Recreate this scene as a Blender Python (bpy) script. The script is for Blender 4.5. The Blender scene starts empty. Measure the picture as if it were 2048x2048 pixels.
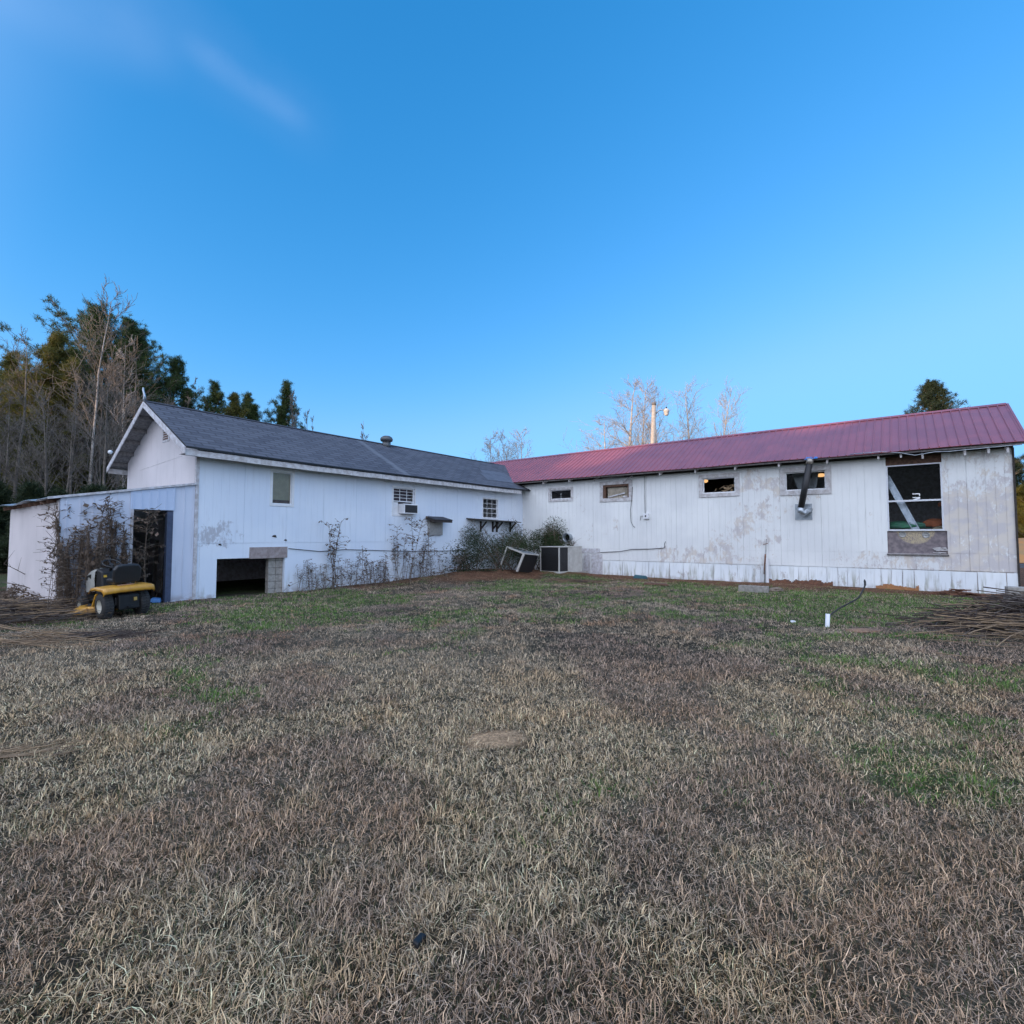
import bpy, bmesh, math, random
import numpy as np
from mathutils import Vector, Matrix
rad = math.radians
random.seed(7); rng = np.random.default_rng(11)
scene = bpy.context.scene
COL = scene.collection

# ------------------------------------------------------------------ camera
PITCH = math.atan(50/1024)
CAMZ = 1.6
cam_d = bpy.data.cameras.new("camera"); cam = bpy.data.objects.new("camera", cam_d); COL.objects.link(cam)
cam_d.sensor_width = 36; cam_d.lens = 18; cam_d.clip_start = 0.05; cam_d.clip_end = 2000
cam.location = (0, 0, CAMZ); cam.rotation_euler = (math.pi/2 + PITCH, 0, 0)
scene.camera = cam

# ------------------------------------------------------------------ light
SUN_EL = rad(7.0)
SUN_AZ = Vector((-0.862, -0.507))            # horizontal direction towards the sun (behind, to one side)
SUN_DIR = Vector((SUN_AZ.x*math.cos(SUN_EL), SUN_AZ.y*math.cos(SUN_EL), math.sin(SUN_EL)))
sd = bpy.data.lights.new("sun", 'SUN'); sun = bpy.data.objects.new("sun", sd); COL.objects.link(sun)
sd.energy = 2.6; sd.angle = rad(0.6); sd.color = (1.0, 0.66, 0.38)
sun.rotation_euler = (-SUN_DIR).to_track_quat('-Z', 'Y').to_euler()

world = bpy.data.worlds.new("World"); scene.world = world; world.use_nodes = True
wn = world.node_tree.nodes; wl = world.node_tree.links
bg = wn["Background"]
sky = wn.new("ShaderNodeTexSky"); sky.sky_type = 'NISHITA'; sky.sun_disc = False
sky.sun_elevation = SUN_EL; sky.sun_rotation = math.atan2(SUN_AZ.x, SUN_AZ.y)
sky.air_density = 1.0; sky.dust_density = 0.3; sky.ozone_density = 2.0; sky.altitude = 100
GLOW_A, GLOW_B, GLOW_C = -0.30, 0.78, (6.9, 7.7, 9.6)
def wmath(op, a, b=None, c=None):
    n = wn.new("ShaderNodeMath"); n.operation = op
    for k, q in enumerate((a, b, c)):
        if q is None: continue
        if isinstance(q, (int, float)): n.inputs[k].default_value = q
        else: wl.new(q, n.inputs[k])
    return n.outputs[0]
def wramp(v, a, b, lo=0.0, hi=1.0):
    n = wn.new("ShaderNodeMapRange"); n.interpolation_type = 'SMOOTHSTEP'
    for k, q in enumerate((a, b, lo, hi)): n.inputs[k+1].default_value = q
    wl.new(v, n.inputs[0]); return n.outputs[0]
sepc = wn.new("ShaderNodeSeparateColor"); wl.new(sky.outputs[0], sepc.inputs[0])
comb = wn.new("ShaderNodeCombineColor")
for k, (ga, po) in enumerate(((0.66, 1.74), (1.36, 0.80), (2.30, 0.70))):      # deep clear winter blue
    wl.new(wmath('SMOOTH_MIN', wmath('MULTIPLY', wmath('POWER', sepc.outputs[k], po), ga), (1.10, 2.75, 4.9)[k], (0.5, 1.0, 1.4)[k]), comb.inputs[k])
tc = wn.new("ShaderNodeTexCoord"); DIRV = tc.outputs['Generated']
def wdot(vec):
    n = wn.new("ShaderNodeVectorMath"); n.operation = 'DOT_PRODUCT'; n.inputs[1].default_value = vec; wl.new(DIRV, n.inputs[0]); return n.outputs['Value']
# added sky glow behind the viewer, off the sun, put in to light the walls
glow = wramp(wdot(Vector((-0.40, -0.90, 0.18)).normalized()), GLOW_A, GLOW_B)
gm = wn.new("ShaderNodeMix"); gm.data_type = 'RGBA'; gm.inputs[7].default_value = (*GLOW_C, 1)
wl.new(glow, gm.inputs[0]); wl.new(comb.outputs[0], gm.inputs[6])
# two thin streaks of high cloud
def skydir(px, py):
    dx, dy = (px-1024)/1024, (1024-py)/1024
    return Vector((dx, math.cos(PITCH)-math.sin(PITCH)*dy, math.sin(PITCH)+math.cos(PITCH)*dy)).normalized()
mp = wn.new("ShaderNodeMapping"); mp.inputs['Scale'].default_value = (1, 1, 1); wl.new(DIRV, mp.inputs[0])
cn = wn.new("ShaderNodeTexNoise"); cn.inputs['Scale'].default_value = 5; cn.inputs['Detail'].default_value = 6; cn.inputs['Roughness'].default_value = 0.6; wl.new(mp.outputs[0], cn.inputs[0])
tot = None
for (a, b, wdt, amt) in (((-80, -60), (330, 120), 0.055, 0.11), ((200, -30), (640, 262), 0.070, 0.06), ((380, 95), (600, 240), 0.026, 0.10)):
    A, B = skydir(*a), skydir(*b); nrm = A.cross(B).normalized(); mid = (A+B).normalized(); ta = math.degrees(A.angle(B))/2
    across = wramp(wmath('ABSOLUTE', wmath('ADD', wdot(nrm), wmath('MULTIPLY', wmath('SUBTRACT', cn.outputs[0], 0.5), wdt*0.9))), wdt, 0.0)
    along = wramp(wdot(mid), math.cos(rad(ta*1.35)), math.cos(rad(ta*0.5)))
    q = wmath('MULTIPLY', wmath('MULTIPLY', across, along), wramp(cn.outputs[0], 0.25, 0.65, amt*0.5, amt))
    tot = q if tot is None else wmath('ADD', tot, q)
cm = wn.new("ShaderNodeMix"); cm.data_type = 'RGBA'; cm.inputs[7].default_value = (1.9, 2.7, 4.3, 1)
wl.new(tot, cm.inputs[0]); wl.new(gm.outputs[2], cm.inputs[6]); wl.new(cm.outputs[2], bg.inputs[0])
bg.inputs[1].default_value = 0.12
scene.view_settings.view_transform = 'Standard'; scene.view_settings.look = 'None'
scene.view_settings.exposure = 1.1; scene.view_settings.gamma = 1

GRASS_SCALE = 1.15
def RIDGE(q): return 16.5 - 2.4*float(sst(2.6, 1.0, abs(q+19.0))) - 1.8*float(sst(-32, -42, q))  # crest of the added ridge, lowered where sun should reach roof and wood

# ------------------------------------------------------------------ picture -> place
cp, sp_ = math.cos(PITCH), math.sin(PITCH)
CAM = Vector((0, 0, CAMZ))
def ray(px, py):
    dx, dy = (px-1024)/1024, (1024-py)/1024
    return Vector((dx, cp - sp_*dy, sp_ + cp*dy))
def gp(px, py, z=0.0):
    d = ray(px, py); t = (z-CAMZ)/d.z; return CAM + d*t
def at(px, py, Y):
    d = ray(px, py); return CAM + d*(Y/d.y)
r_ = ray(-315, 1074); R_ = Vector((-r_.x, -r_.y, 0)).normalized()      # along the red roofed wall
B_ = Vector((-R_.y, R_.x, 0))                                            # away from the yard
_A = gp(2037, 1190)
_d = ray(1045, 1074)
# C = corner between the two buildings
_den = R_.x*_d.y - R_.y*_d.x
_t = (_d.x*_A.y - _d.y*_A.x) / _den
C0 = Vector((_A.x + R_.x*_t, _A.y + R_.y*_t, 0))
TH = math.atan2(R_.y, R_.x)
def loc(w): v = Vector(w) - C0; return Vector((v.dot(R_), v.dot(B_), v.z))
def wor(x, y, z=0): return C0 + R_*x + B_*y + Vector((0, 0, z))
CL = loc(CAM); RD = lambda px, py: Vector((ray(px, py).dot(R_), ray(px, py).dot(B_), ray(px, py).z))
def Rw(px, py, off=0.0):      # on the red roofed wall: x, z
    d = RD(px, py); t = (-off-CL.y)/d.y; p = CL + d*t; return p.x, p.z
def Lw(px, py, off=0.0):      # on the long shingle roofed wall: y, z
    d = RD(px, py); t = (off-CL.x)/d.x; p = CL + d*t; return p.y, p.z
def Gw(px, py, y0):
    d = RD(px, py); t = (y0-CL.y)/d.y; p = CL + d*t; return p.x, p.z
xA = Rw(2036, 1100)[0]
yE = Lw(390, 1074)[0]
yF = Lw(118, 1074)[0]
print("C0", C0, "TH", TH, "xA", xA, "yE", yE, "yF", yF, "cam local", CL)

# ------------------------------------------------------------------ object helpers
def tag(o, label=None, cat=None, group=None, kind=None):
    if label: o['label'] = label
    if cat: o['category'] = cat
    if group: o['group'] = group
    if kind: o['kind'] = kind
    return o
def empty(name, loc_, rz=0.0, label=None, cat=None, group=None):
    o = bpy.data.objects.new(name, None); COL.objects.link(o); o.location = loc_; o.rotation_euler = (0, 0, rz)
    o.empty_display_size = 0.2
    return tag(o, label, cat, group)
def copy_tree(o, parent=None):
    c = o.copy(); COL.objects.link(c); c.parent = parent
    for ch in o.children: copy_tree(ch, c)
    return c

class MB:
    def __init__(s): s.v = []; s.f = []; s.m = []; s.uv = []; s.sm = []
    def add(s, vs, fs, mi=0, uvs=None, smooth=False):
        b = len(s.v); s.v.extend([tuple(q) for q in vs])
        for k, f in enumerate(fs):
            s.f.append([b+i for i in f]); s.m.append(mi); s.sm.append(smooth)
            s.uv.append(uvs[k] if uvs else None)
    def hexa(s, c, mi=0):     # c: 8 corners, bottom 4 then top 4
        s.add(c, [(3,2,1,0),(4,5,6,7),(0,1,5,4),(1,2,6,5),(2,3,7,6),(3,0,4,7)], mi)
    def box(s, x0, y0, z0, x1, y1, z1, mi=0, M=None):
        c = [(x0,y0,z0),(x1,y0,z0),(x1,y1,z0),(x0,y1,z0),(x0,y0,z1),(x1,y0,z1),(x1,y1,z1),(x0,y1,z1)]
        if M is not None: c = [tuple(M @ Vector(q)) for q in c]
        s.hexa(c, mi)
    def fbox(s, fm, u0, u1, d0, d1, z0, z1, mi=0):   # box in wall coordinates
        s.hexa([fm(u0,z0,d0),fm(u1,z0,d0),fm(u1,z0,d1),fm(u0,z0,d1),fm(u0,z1,d0),fm(u1,z1,d0),fm(u1,z1,d1),fm(u0,z1,d1)], mi)
    def bar(s, a, b, w, h, mi=0, up=(0,0,1)):
        a, b = Vector(a), Vector(b); d = (b-a).normalized(); up = Vector(up)
        if abs(d.dot(up)) > .95: up = Vector((1,0,0))
        x = d.cross(up).normalized()*w/2; y = x.cross(d).normalized()*h/2
        s.hexa([a-x-y, a+x-y, b+x-y, b-x-y, a-x+y, a+x+y, b+x+y, b-x+y], mi)
    def tube(s, pts, rs, n=6, mi=0, cap=True, smooth=True):
        pts = [Vector(p) for p in pts]
        if not hasattr(rs, '__len__'): rs = [rs]*len(pts)
        vs = []; prev = None
        for i, p in enumerate(pts):
            d = (pts[min(i+1, len(pts)-1)] - pts[max(i-1, 0)])
            d = d.normalized() if d.length > 1e-9 else Vector((0,0,1))
            if prev is None:
                x = d.cross(Vector((0,0,1)) if abs(d.z) < .9 else Vector((1,0,0))).normalized()
            else:
                x = prev - d*prev.dot(d); x = x.normalized() if x.length > 1e-6 else d.orthogonal().normalized()
            prev = x; y = d.cross(x)
            for k in range(n):
                a = 2*math.pi*k/n; vs.append(p + (x*math.cos(a) + y*math.sin(a))*rs[i])
        fs = []
        for i in range(len(pts)-1):
            for k in range(n):
                k2 = (k+1) % n; fs.append((i*n+k, i*n+k2, (i+1)*n+k2, (i+1)*n+k))
        s.add(vs, fs, mi, None, smooth)
        if cap:
            b = len(s.v) - len(vs)
            s.f.append([b+k for k in range(n-1, -1, -1)]); s.m.append(mi); s.uv.append(None); s.sm.append(False)
            s.f.append([b+(len(pts)-1)*n+k for k in range(n)]); s.m.append(mi); s.uv.append(None); s.sm.append(False)
    def lathe(s, prof, n=24, M=None, mi=0, smooth=True):   # prof: (r, h) about local z
        vs = []
        for r, h in prof:
            for k in range(n):
                a = 2*math.pi*k/n; q = Vector((r*math.cos(a), r*math.sin(a), h)); vs.append(M @ q if M is not None else q)
        fs = [(i*n+k, i*n+(k+1) % n, (i+1)*n+(k+1) % n, (i+1)*n+k) for i in range(len(prof)-1) for k in range(n)]
        s.add(vs, fs, mi, None, smooth)
    def prism(s, poly, d, mi=0, M=None):     # poly: list of (x,y) extruded 0..d in z
        n = len(poly); vs = [(x,y,0) for x,y in poly] + [(x,y,d) for x,y in poly]
        if M is not None: vs = [tuple(M @ Vector(q)) for q in vs]
        s.add(vs, [tuple(range(n-1,-1,-1)), tuple(range(n,2*n))] + [(i,(i+1)%n,n+(i+1)%n,n+i) for i in range(n)], mi)
    def build(s, name, mats, parent=None, bevel=0, seg=2, wear=None):
        me = bpy.data.meshes.new(name); me.from_pydata(s.v, [], s.f)
        mats = mats if isinstance(mats, (list, tuple)) else [mats]
        for m in mats: me.materials.append(m)
        me.polygons.foreach_set('material_index', s.m); me.polygons.foreach_set('use_smooth', s.sm)
        if any(u is not None for u in s.uv):
            ul = me.uv_layers.new(name='UVMap'); i = 0
            for p, u in zip(me.polygons, s.uv):
                for k, li in enumerate(p.loop_indices): ul.data[li].uv = u[k] if u else (0, 0)
        if wear is not None:
            if len(wear) == len(me.polygons): at_ = me.attributes.new('wear', 'FLOAT', 'FACE')
            else: at_ = me.attributes.new('wear', 'FLOAT', 'CORNER')
            at_.data.foreach_set('value', wear)
        me.update()
        o = bpy.data.objects.new(name, me); COL.objects.link(o)
        if parent: o.parent = parent
        if bevel:
            b = o.modifiers.new('b', 'BEVEL'); b.width = bevel; b.segments = seg; b.limit_method = 'ANGLE'; b.angle_limit = rad(40)
        return o
def npmesh(name, V, F, mat, parent=None, col=None, nv=3, smooth=False):
    me = bpy.data.meshes.new(name); V = np.asarray(V, np.float32); F = np.asarray(F, np.int32)
    me.vertices.add(len(V)); me.vertices.foreach_set('co', V.ravel())
    me.loops.add(F.size); me.loops.foreach_set('vertex_index', F.ravel())
    me.polygons.add(len(F)); me.polygons.foreach_set('loop_start', np.arange(0, F.size, nv, dtype=np.int32))
    me.polygons.foreach_set('loop_total', np.full(len(F), nv, np.int32))
    if smooth: me.polygons.foreach_set('use_smooth', np.ones(len(F), bool))
    if col is not None:
        ca = me.color_attributes.new('tone', 'FLOAT_COLOR', 'POINT')
        c4 = np.ones((len(V), 4), np.float32); c4[:, :3] = col; ca.data.foreach_set('color', c4.ravel())
    me.materials.append(mat); me.update(calc_edges=True)
    o = bpy.data.objects.new(name, me); COL.objects.link(o)
    if parent: o.parent = parent
    return o
# ------------------------------------------------------------------ noise in numpy
def _h(ix, iy, seed):
    n = (ix.astype(np.int64)*374761393 + iy.astype(np.int64)*668265263 + seed*974711) & 0x7fffffff
    n = ((n ^ (n >> 13))*1274126177) & 0x7fffffff
    return ((n ^ (n >> 16)) & 0xffff)/65535.0
def vn(x, y, sc, seed=0):
    x = np.asarray(x, float)/sc + 1000; y = np.asarray(y, float)/sc + 1000
    ix, iy = np.floor(x), np.floor(y); fx, fy = x-ix, y-iy
    fx = fx*fx*(3-2*fx); fy = fy*fy*(3-2*fy)
    return (_h(ix,iy,seed)*(1-fx) + _h(ix+1,iy,seed)*fx)*(1-fy) + (_h(ix,iy+1,seed)*(1-fx) + _h(ix+1,iy+1,seed)*fx)*fy
def fbm(x, y, sc, seed=0, o=4):
    t = 0; a = 1; s = 0
    for k in range(o): t = t + a*vn(x, y, sc/2**k, seed+k*7); s += a; a *= .55
    return t/s
def sst(a, b, x): t = np.clip((x-a)/(b-a), 0, 1); return t*t*(3-2*t)

# ------------------------------------------------------------------ materials
def M(name):
    m = bpy.data.materials.new(name); m.use_nodes = True; nt = m.node_tree
    return m, nt.nodes, nt.links, nt.nodes['Principled BSDF']
def setp(b, **k):
    for a, v in k.items():
        b.inputs[a.replace('_', ' ')].default_value = v
def nz(N, L, vec, scale, detail=4, rough=.55, dist=0.0, map_scale=None):
    if map_scale is not None:
        mp = N.new('ShaderNodeMapping'); mp.inputs['Scale'].default_value = map_scale; L.new(vec, mp.inputs[0]); vec = mp.outputs[0]
    n = N.new('ShaderNodeTexNoise'); n.inputs['Scale'].default_value = scale; n.inputs['Detail'].default_value = detail
    n.inputs['Roughness'].default_value = rough; n.inputs['Distortion'].default_value = dist
    L.new(vec, n.inputs['Vector']); return n.outputs['Fac']
def rmp(N, L, fac, a, b, lo=0.0, hi=1.0):
    r = N.new('ShaderNodeMapRange'); r.interpolation_type = 'SMOOTHSTEP'
    r.inputs[1].default_value = a; r.inputs[2].default_value = b; r.inputs[3].default_value = lo; r.inputs[4].default_value = hi
    L.new(fac, r.inputs[0]); return r.outputs[0]
def mth(N, L, op, a, b=None):
    n = N.new('ShaderNodeMath'); n.operation = op
    for i, q in enumerate((a, b)):
        if q is None: continue
        if isinstance(q, (int, float)): n.inputs[i].default_value = q
        else: L.new(q, n.inputs[i])
    return n.outputs[0]
def mix(N, L, fac, a, b):
    n = N.new('ShaderNodeMix'); n.data_type = 'RGBA'
    for i, q in ((0, fac), (6, a), (7, b)):
        if isinstance(q, (int, float)): n.inputs[i].default_value = q
        elif isinstance(q, tuple): n.inputs[i].default_value = (*q[:3], 1)
        else: L.new(q, n.inputs[i])
    return n.outputs[2]
def bump(N, L, b, h, st=.3, dist=.01):
    n = N.new('ShaderNodeBump'); n.inputs['Strength'].default_value = st; n.inputs['Distance'].default_value = dist
    L.new(h, n.inputs['Height']); L.new(n.outputs[0], b.inputs['Normal'])
def simple(name, c, rough=.6, metal=0.0, var=.25, scale=6, c2=None, bmp=.15, coat=0):
    m, N, L, b = M(name); tcn = N.new('ShaderNodeTexCoord'); v = tcn.outputs['Object']
    f = nz(N, L, v, scale, 5, .6, .3)
    f = rmp(N, L, f, .3, .7)
    c2 = c2 or tuple(max(0, q*(1-var)) for q in c)
    L.new(mix(N, L, f, tuple(c), c2), b.inputs['Base Color'])
    setp(b, Roughness=rough, Metallic=metal)
    if coat: b.inputs['Coat Weight'].default_value = coat
    if bmp: bump(N, L, b, nz(N, L, v, scale*8, 4), bmp, .004)
    return m
def paint(name, c1, c2, bare, peel=0.5, algae=0.0, bare2=None, streak=.35, wear_on=True):
    """old paint on plywood siding, UV in metres (u along the wall, v height)"""
    m, N, L, b = M(name); uv = N.new('ShaderNodeUVMap'); v = uv.outputs[0]
    sepn = N.new('ShaderNodeSeparateXYZ'); L.new(v, sepn.inputs[0]); hgt_ = sepn.outputs[1]
    big = nz(N, L, v, .55, 3); base = mix(N, L, rmp(N, L, big, .35, .65), c1, c2)
    # vertical dirt streaks
    st = nz(N, L, v, 1.0, 5, .6, .2, (9, .7, 1)); st = rmp(N, L, st, .52, .80, 0, streak)
    base = mix(N, L, st, base, (c2[0]*.62, c2[1]*.60, c2[2]*.58))
    # peeling to bare wood
    pe = nz(N, L, v, 2.4, 9, .68, .9, (1, .8, 1)); pe2 = nz(N, L, v, 12, 7, .75, .6, (1, .40, 1))
    pm = mth(N, L, 'ADD', mth(N, L, 'MULTIPLY', pe, .56), mth(N, L, 'MULTIPLY', pe2, .44))
    if wear_on:
        a = N.new('ShaderNodeAttribute'); a.attribute_name = 'wear'
        pm = mth(N, L, 'ADD', pm, mth(N, L, 'MULTIPLY', a.outputs['Fac'], .22))
    thr = .66 - peel*.12
    mask = rmp(N, L, pm, thr-.02, thr+.07, 0, .68)
    bb = mix(N, L, rmp(N, L, nz(N, L, v, 3, 4), .4, .6), bare, bare2 or bare)
    col = mix(N, L, mask, base, bb)
    if algae:
        am = nz(N, L, v, 1, 6, .6, .3, (7, 1.1, 1)); am = rmp(N, L, am, .46, .68)
        lowm = rmp(N, L, hgt_, .75, .05, 0, algae)
        col = mix(N, L, mth(N, L, 'MULTIPLY', am, lowm), col, (.20, .19, .10))
        lowd = rmp(N, L, hgt_, .22, -.05, 0, .6)
        col = mix(N, L, mth(N, L, 'MULTIPLY', rmp(N, L, nz(N, L, v, 5, 5), .4, .6), lowd), col, (.16, .085, .05))
    L.new(col, b.inputs['Base Color']); setp(b, Roughness=.62)
    b.inputs['Specular IOR Level'].default_value = .3
    h = mth(N, L, 'ADD', nz(N, L, v, 60, 4, .6, 0, (1, .12, 1)), mth(N, L, 'MULTIPLY', mask, -.6))
    bump(N, L, b, h, .35, .004)
    return m

MAT = {}
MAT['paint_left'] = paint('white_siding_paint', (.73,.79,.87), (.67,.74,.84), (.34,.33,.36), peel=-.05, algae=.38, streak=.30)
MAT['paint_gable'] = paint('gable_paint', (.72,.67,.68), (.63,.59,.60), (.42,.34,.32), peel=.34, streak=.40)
MAT['paint_right'] = paint('peeling_paint', (.80,.81,.80), (.72,.73,.73), (.60,.52,.44), peel=.42, bare2=(.47,.42,.42), streak=.3)
MAT['paint_skirt'] = paint('skirt_paint', (.80,.83,.84), (.70,.74,.77), (.36,.30,.27), peel=.1, algae=.75, streak=.4)
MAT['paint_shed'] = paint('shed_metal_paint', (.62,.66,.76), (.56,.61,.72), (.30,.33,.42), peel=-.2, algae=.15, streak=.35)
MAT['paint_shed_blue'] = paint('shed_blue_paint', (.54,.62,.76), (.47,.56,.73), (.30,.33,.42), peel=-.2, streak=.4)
MAT['trim'] = simple('trim_paint', (.64,.64,.68), .6, scale=9, c2=(.40,.37,.37))
MAT['trim_worn'] = simple('worn_trim', (.62,.61,.62), .7, scale=7, c2=(.40,.37,.36), bmp=.3)
MAT['white'] = simple('white_vinyl', (.76,.77,.79), .35, var=.1)
MAT['dark_wood'] = simple('dark_wood', (.045,.036,.032), .8, var=.5, scale=14, bmp=.5)
MAT['brown_wood'] = simple('brown_wood', (.16,.085,.055), .8, var=.5, scale=14, bmp=.5)
MAT['grey_wood'] = simple('grey_wood', (.20,.185,.18), .85, var=.5, scale=16, bmp=.5)
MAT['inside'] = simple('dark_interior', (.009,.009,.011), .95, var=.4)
MAT['black'] = simple('black_metal', (.018,.018,.02), .45, .3, var=.4)
MAT['galv'] = simple('galvanised_sheet', (.46,.50,.54), .38, .75, scale=9, c2=(.30,.34,.38))
MAT['grey_metal'] = simple('grey_metal', (.36,.36,.35), .5, .2, scale=10)
MAT['cabinet'] = simple('beige_cabinet', (.50,.49,.46), .5, scale=5, c2=(.40,.38,.35))
MAT['concrete'] = simple('concrete', (.36,.34,.31), .9, scale=12, c2=(.24,.22,.20), bmp=.6)
MAT['rust'] = simple('rust', (.20,.09,.05), .85, scale=14, c2=(.10,.05,.035), bmp=.5)
MAT['rubber'] = simple('rubber', (.022,.023,.025), .8, scale=20, c2=(.04,.038,.036))
MAT['cable'] = simple('black_cable', (.015,.015,.016), .5)
MAT['yellow'] = simple('yellow_paint', (.60,.31,.035), .4, scale=8, c2=(.48,.23,.03), coat=.3, bmp=.05)
MAT['silver'] = simple('grey_hood', (.56,.56,.52), .32, .1, scale=6, coat=.3, bmp=.03)
MAT['seat'] = simple('seat_vinyl', (.018,.018,.02), .45, scale=12)
MAT['plastic'] = simple('black_plastic', (.02,.02,.022), .5, scale=12)
MAT['stem'] = simple('dead_stem', (.20,.15,.11), .9, scale=12, c2=(.09,.065,.05))
MAT['cane'] = simple('dry_cane', (.34,.23,.13), .85, scale=5, c2=(.17,.115,.075))
MAT['stick'] = simple('grey_stick', (.17,.135,.11), .9, scale=4, c2=(.075,.058,.048))
MAT['bark'] = simple('grey_bark', (.20,.17,.14), .9, scale=6, c2=(.10,.085,.075), bmp=.5)
MAT['birch'] = simple('pale_bark', (.50,.45,.40), .85, scale=5, c2=(.28,.24,.21), bmp=.4)
MAT['pole'] = simple('pole_wood', (.46,.40,.33), .85, scale=8, c2=(.33,.28,.23))
def leafmat(name, c, c2, tr=.25):
    m, N, L, b = M(name); g = N.new('ShaderNodeNewGeometry')
    L.new(mix(N, L, g.outputs['Random Per Island'], c, c2), b.inputs['Base Color']); setp(b, Roughness=.65)
    b.inputs['Specular IOR Level'].default_value = .25
    t = N.new('ShaderNodeBsdfTranslucent'); ms = N.new('ShaderNodeMixShader'); ms.inputs[0].default_value = tr
    L.new(mix(N, L, g.outputs['Random Per Island'], c, c2), t.inputs[0])
    L.new(b.outputs[0], ms.inputs[1]); L.new(t.outputs[0], ms.inputs[2]); L.new(ms.outputs[0], N['Material Output'].inputs[0]); return m
MAT['needle'] = leafmat('pine_needles', (.030,.056,.018), (.072,.100,.028))
MAT['needle_lit'] = leafmat('sunlit_needles', (.09,.10,.02), (.14,.12,.03))  # warm evening sun put into the needle colour
MAT['cedar'] = leafmat('cedar_foliage', (.018,.032,.016), (.040,.055,.022))
MAT['privet'] = leafmat('privet_leaf', (.022,.045,.016), (.05,.07,.025))
MAT['drab'] = leafmat('drab_leaf', (.085,.062,.048), (.19,.14,.105))
m, N, L, b = M('blade'); a = N.new('ShaderNodeAttribute'); a.attribute_name = 'tone'
L.new(a.outputs['Color'], b.inputs['Base Color']); setp(b, Roughness=.7); b.inputs['Specular IOR Level'].default_value = .2
MAT['blade'] = m
def glass(name, refl=1.0, dirt=.02, tintc=(.9,.93,.95)):
    m, N, L, b = M(name); N.remove(b)
    tr = N.new('ShaderNodeBsdfTransparent'); tr.inputs[0].default_value = (*tintc, 1)
    gl = N.new('ShaderNodeBsdfGlossy'); gl.inputs['Roughness'].default_value = .02
    fr = N.new('ShaderNodeFresnel'); fr.inputs[0].default_value = 1.45
    ms = N.new('ShaderNodeMixShader'); L.new(mth(N, L, 'MULTIPLY', fr.outputs[0], refl), ms.inputs[0]); L.new(tr.outputs[0], ms.inputs[1]); L.new(gl.outputs[0], ms.inputs[2])
    df = N.new('ShaderNodeBsdfDiffuse'); df.inputs[0].default_value = (.5,.5,.5,1)
    m2 = N.new('ShaderNodeMixShader'); m2.inputs[0].default_value = dirt; L.new(ms.outputs[0], m2.inputs[1]); L.new(df.outputs[0], m2.inputs[2])
    L.new(m2.outputs[0], N['Material Output'].inputs[0]); return m
MAT['glass'] = glass('window_glass')
# ================================================================== ground
MND = loc(gp(905, 1150))
def hgt(x, y):
    x = np.asarray(x, float); y = np.asarray(y, float)
    dx, dy = x-C0.x, y-C0.y
    lx, ly = dx*R_.x+dy*R_.y, dx*B_.x+dy*B_.y
    near = sst(60, 25, np.hypot(x, y))
    z = (fbm(x, y, 1.7, 3, 3)-.5)*.09*near + (fbm(x, y, 7, 9, 2)-.5)*.10*near
    # spoil bank in the corner of the yard
    m = np.exp(-((lx-1.3)/1.3)**2 - ((ly+4.6)/2.9)**2)*.34 + np.exp(-((lx-3.2)/1.6)**2 - ((ly+1.6)/1.3)**2)*.20
    m = m*(1+.5*(fbm(x, y, .8, 21, 3)-.5))
    # small heap of bare soil in the lawn
    h = np.exp(-(((x-HEAP.x)/.24)**2 + ((y-HEAP.y)/.22)**2))*.022*(.4+1.2*vn(x, y, .09, 5))
    far = sst(60, 200, np.hypot(x, y))*-.5
    return z + m*(lx > -1) + h + far
HEAP = gp(1000, 1478)
def green(x, y):
    """share of live green grass, 0..1"""
    dx, dy = x-C0.x, y-C0.y
    lx, ly = dx*R_.x+dy*R_.y, dx*B_.x+dy*B_.y
    n = fbm(x, y, 2.3, 31, 4); n2 = fbm(x, y, .55, 37, 3)
    band = sst(7.2, 11.5, y+(fbm(x, y, 3.1, 33, 2)-.5)*5)*(sst(26, 12, y)*.20+.34)
    rt = sst(1.2, 4.6, x-(y-4)*.25)*.34
    fl = sst(3.8, 2.0, y)*.05 - .05
    spot = np.exp(-((x-5.6)/1.7)**2 - ((y-8.3)/.55)**2)*.4 + np.exp(-((x-5.4)/.7)**2-((y-5.6)/.5)**2)*.3 + np.exp(-((x-4.1)/.5)**2-((y-4.4)/.25)**2)*.35
    g = band + rt + fl + spot - .26*sst(9, 6.5, y)*sst(2.6, 1.0, np.abs(x+.2)) + (n-.5)*1.5 + (n2-.5)*.95
    return np.clip(sst(.16, .62, g), 0, 1)
def dirt(x, y):
    dx, dy = x-C0.x, y-C0.y
    lx, ly = dx*R_.x+dy*R_.y, dx*B_.x+dy*B_.y
    n = fbm(x, y, .9, 51, 4)-.5
    d = sst(2.9, 1.1, -ly+n*2.6) * (lx > 1)
    d = np.maximum(d, sst(1.9, .5, lx+n*1.8)*(ly > -10)*.9)
    mo = np.exp(-((lx-1.7)/1.7)**2 - ((ly+4.2)/3.4)**2)
    d = np.maximum(d, sst(.3, .6, mo+n*.5))
    sh = np.exp(-((lx+0.9)/2.6)**2 - ((ly+17.4)/2.0)**2)     # trampled litter by the shed
    d = np.maximum(d, sst(.35, .7, sh+n*.5)*.8)
    hp = np.exp(-(((x-HEAP.x)/.33)**2 + ((y-HEAP.y)/.28)**2))
    return np.clip(d, 0, 1), hp
def axis(fine0, fine1, st, far):
    a = list(np.arange(fine0, fine1+st/2, st)); s = st; lo, hi = a[0], a[-1]; L_, H_ = [], []
    while lo > -far: s *= 1.16; lo -= s; L_.append(lo)
    s = st
    while hi < far: s *= 1.16; hi += s; H_.append(hi)
    return np.array(L_[::-1]+a+H_)
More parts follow.
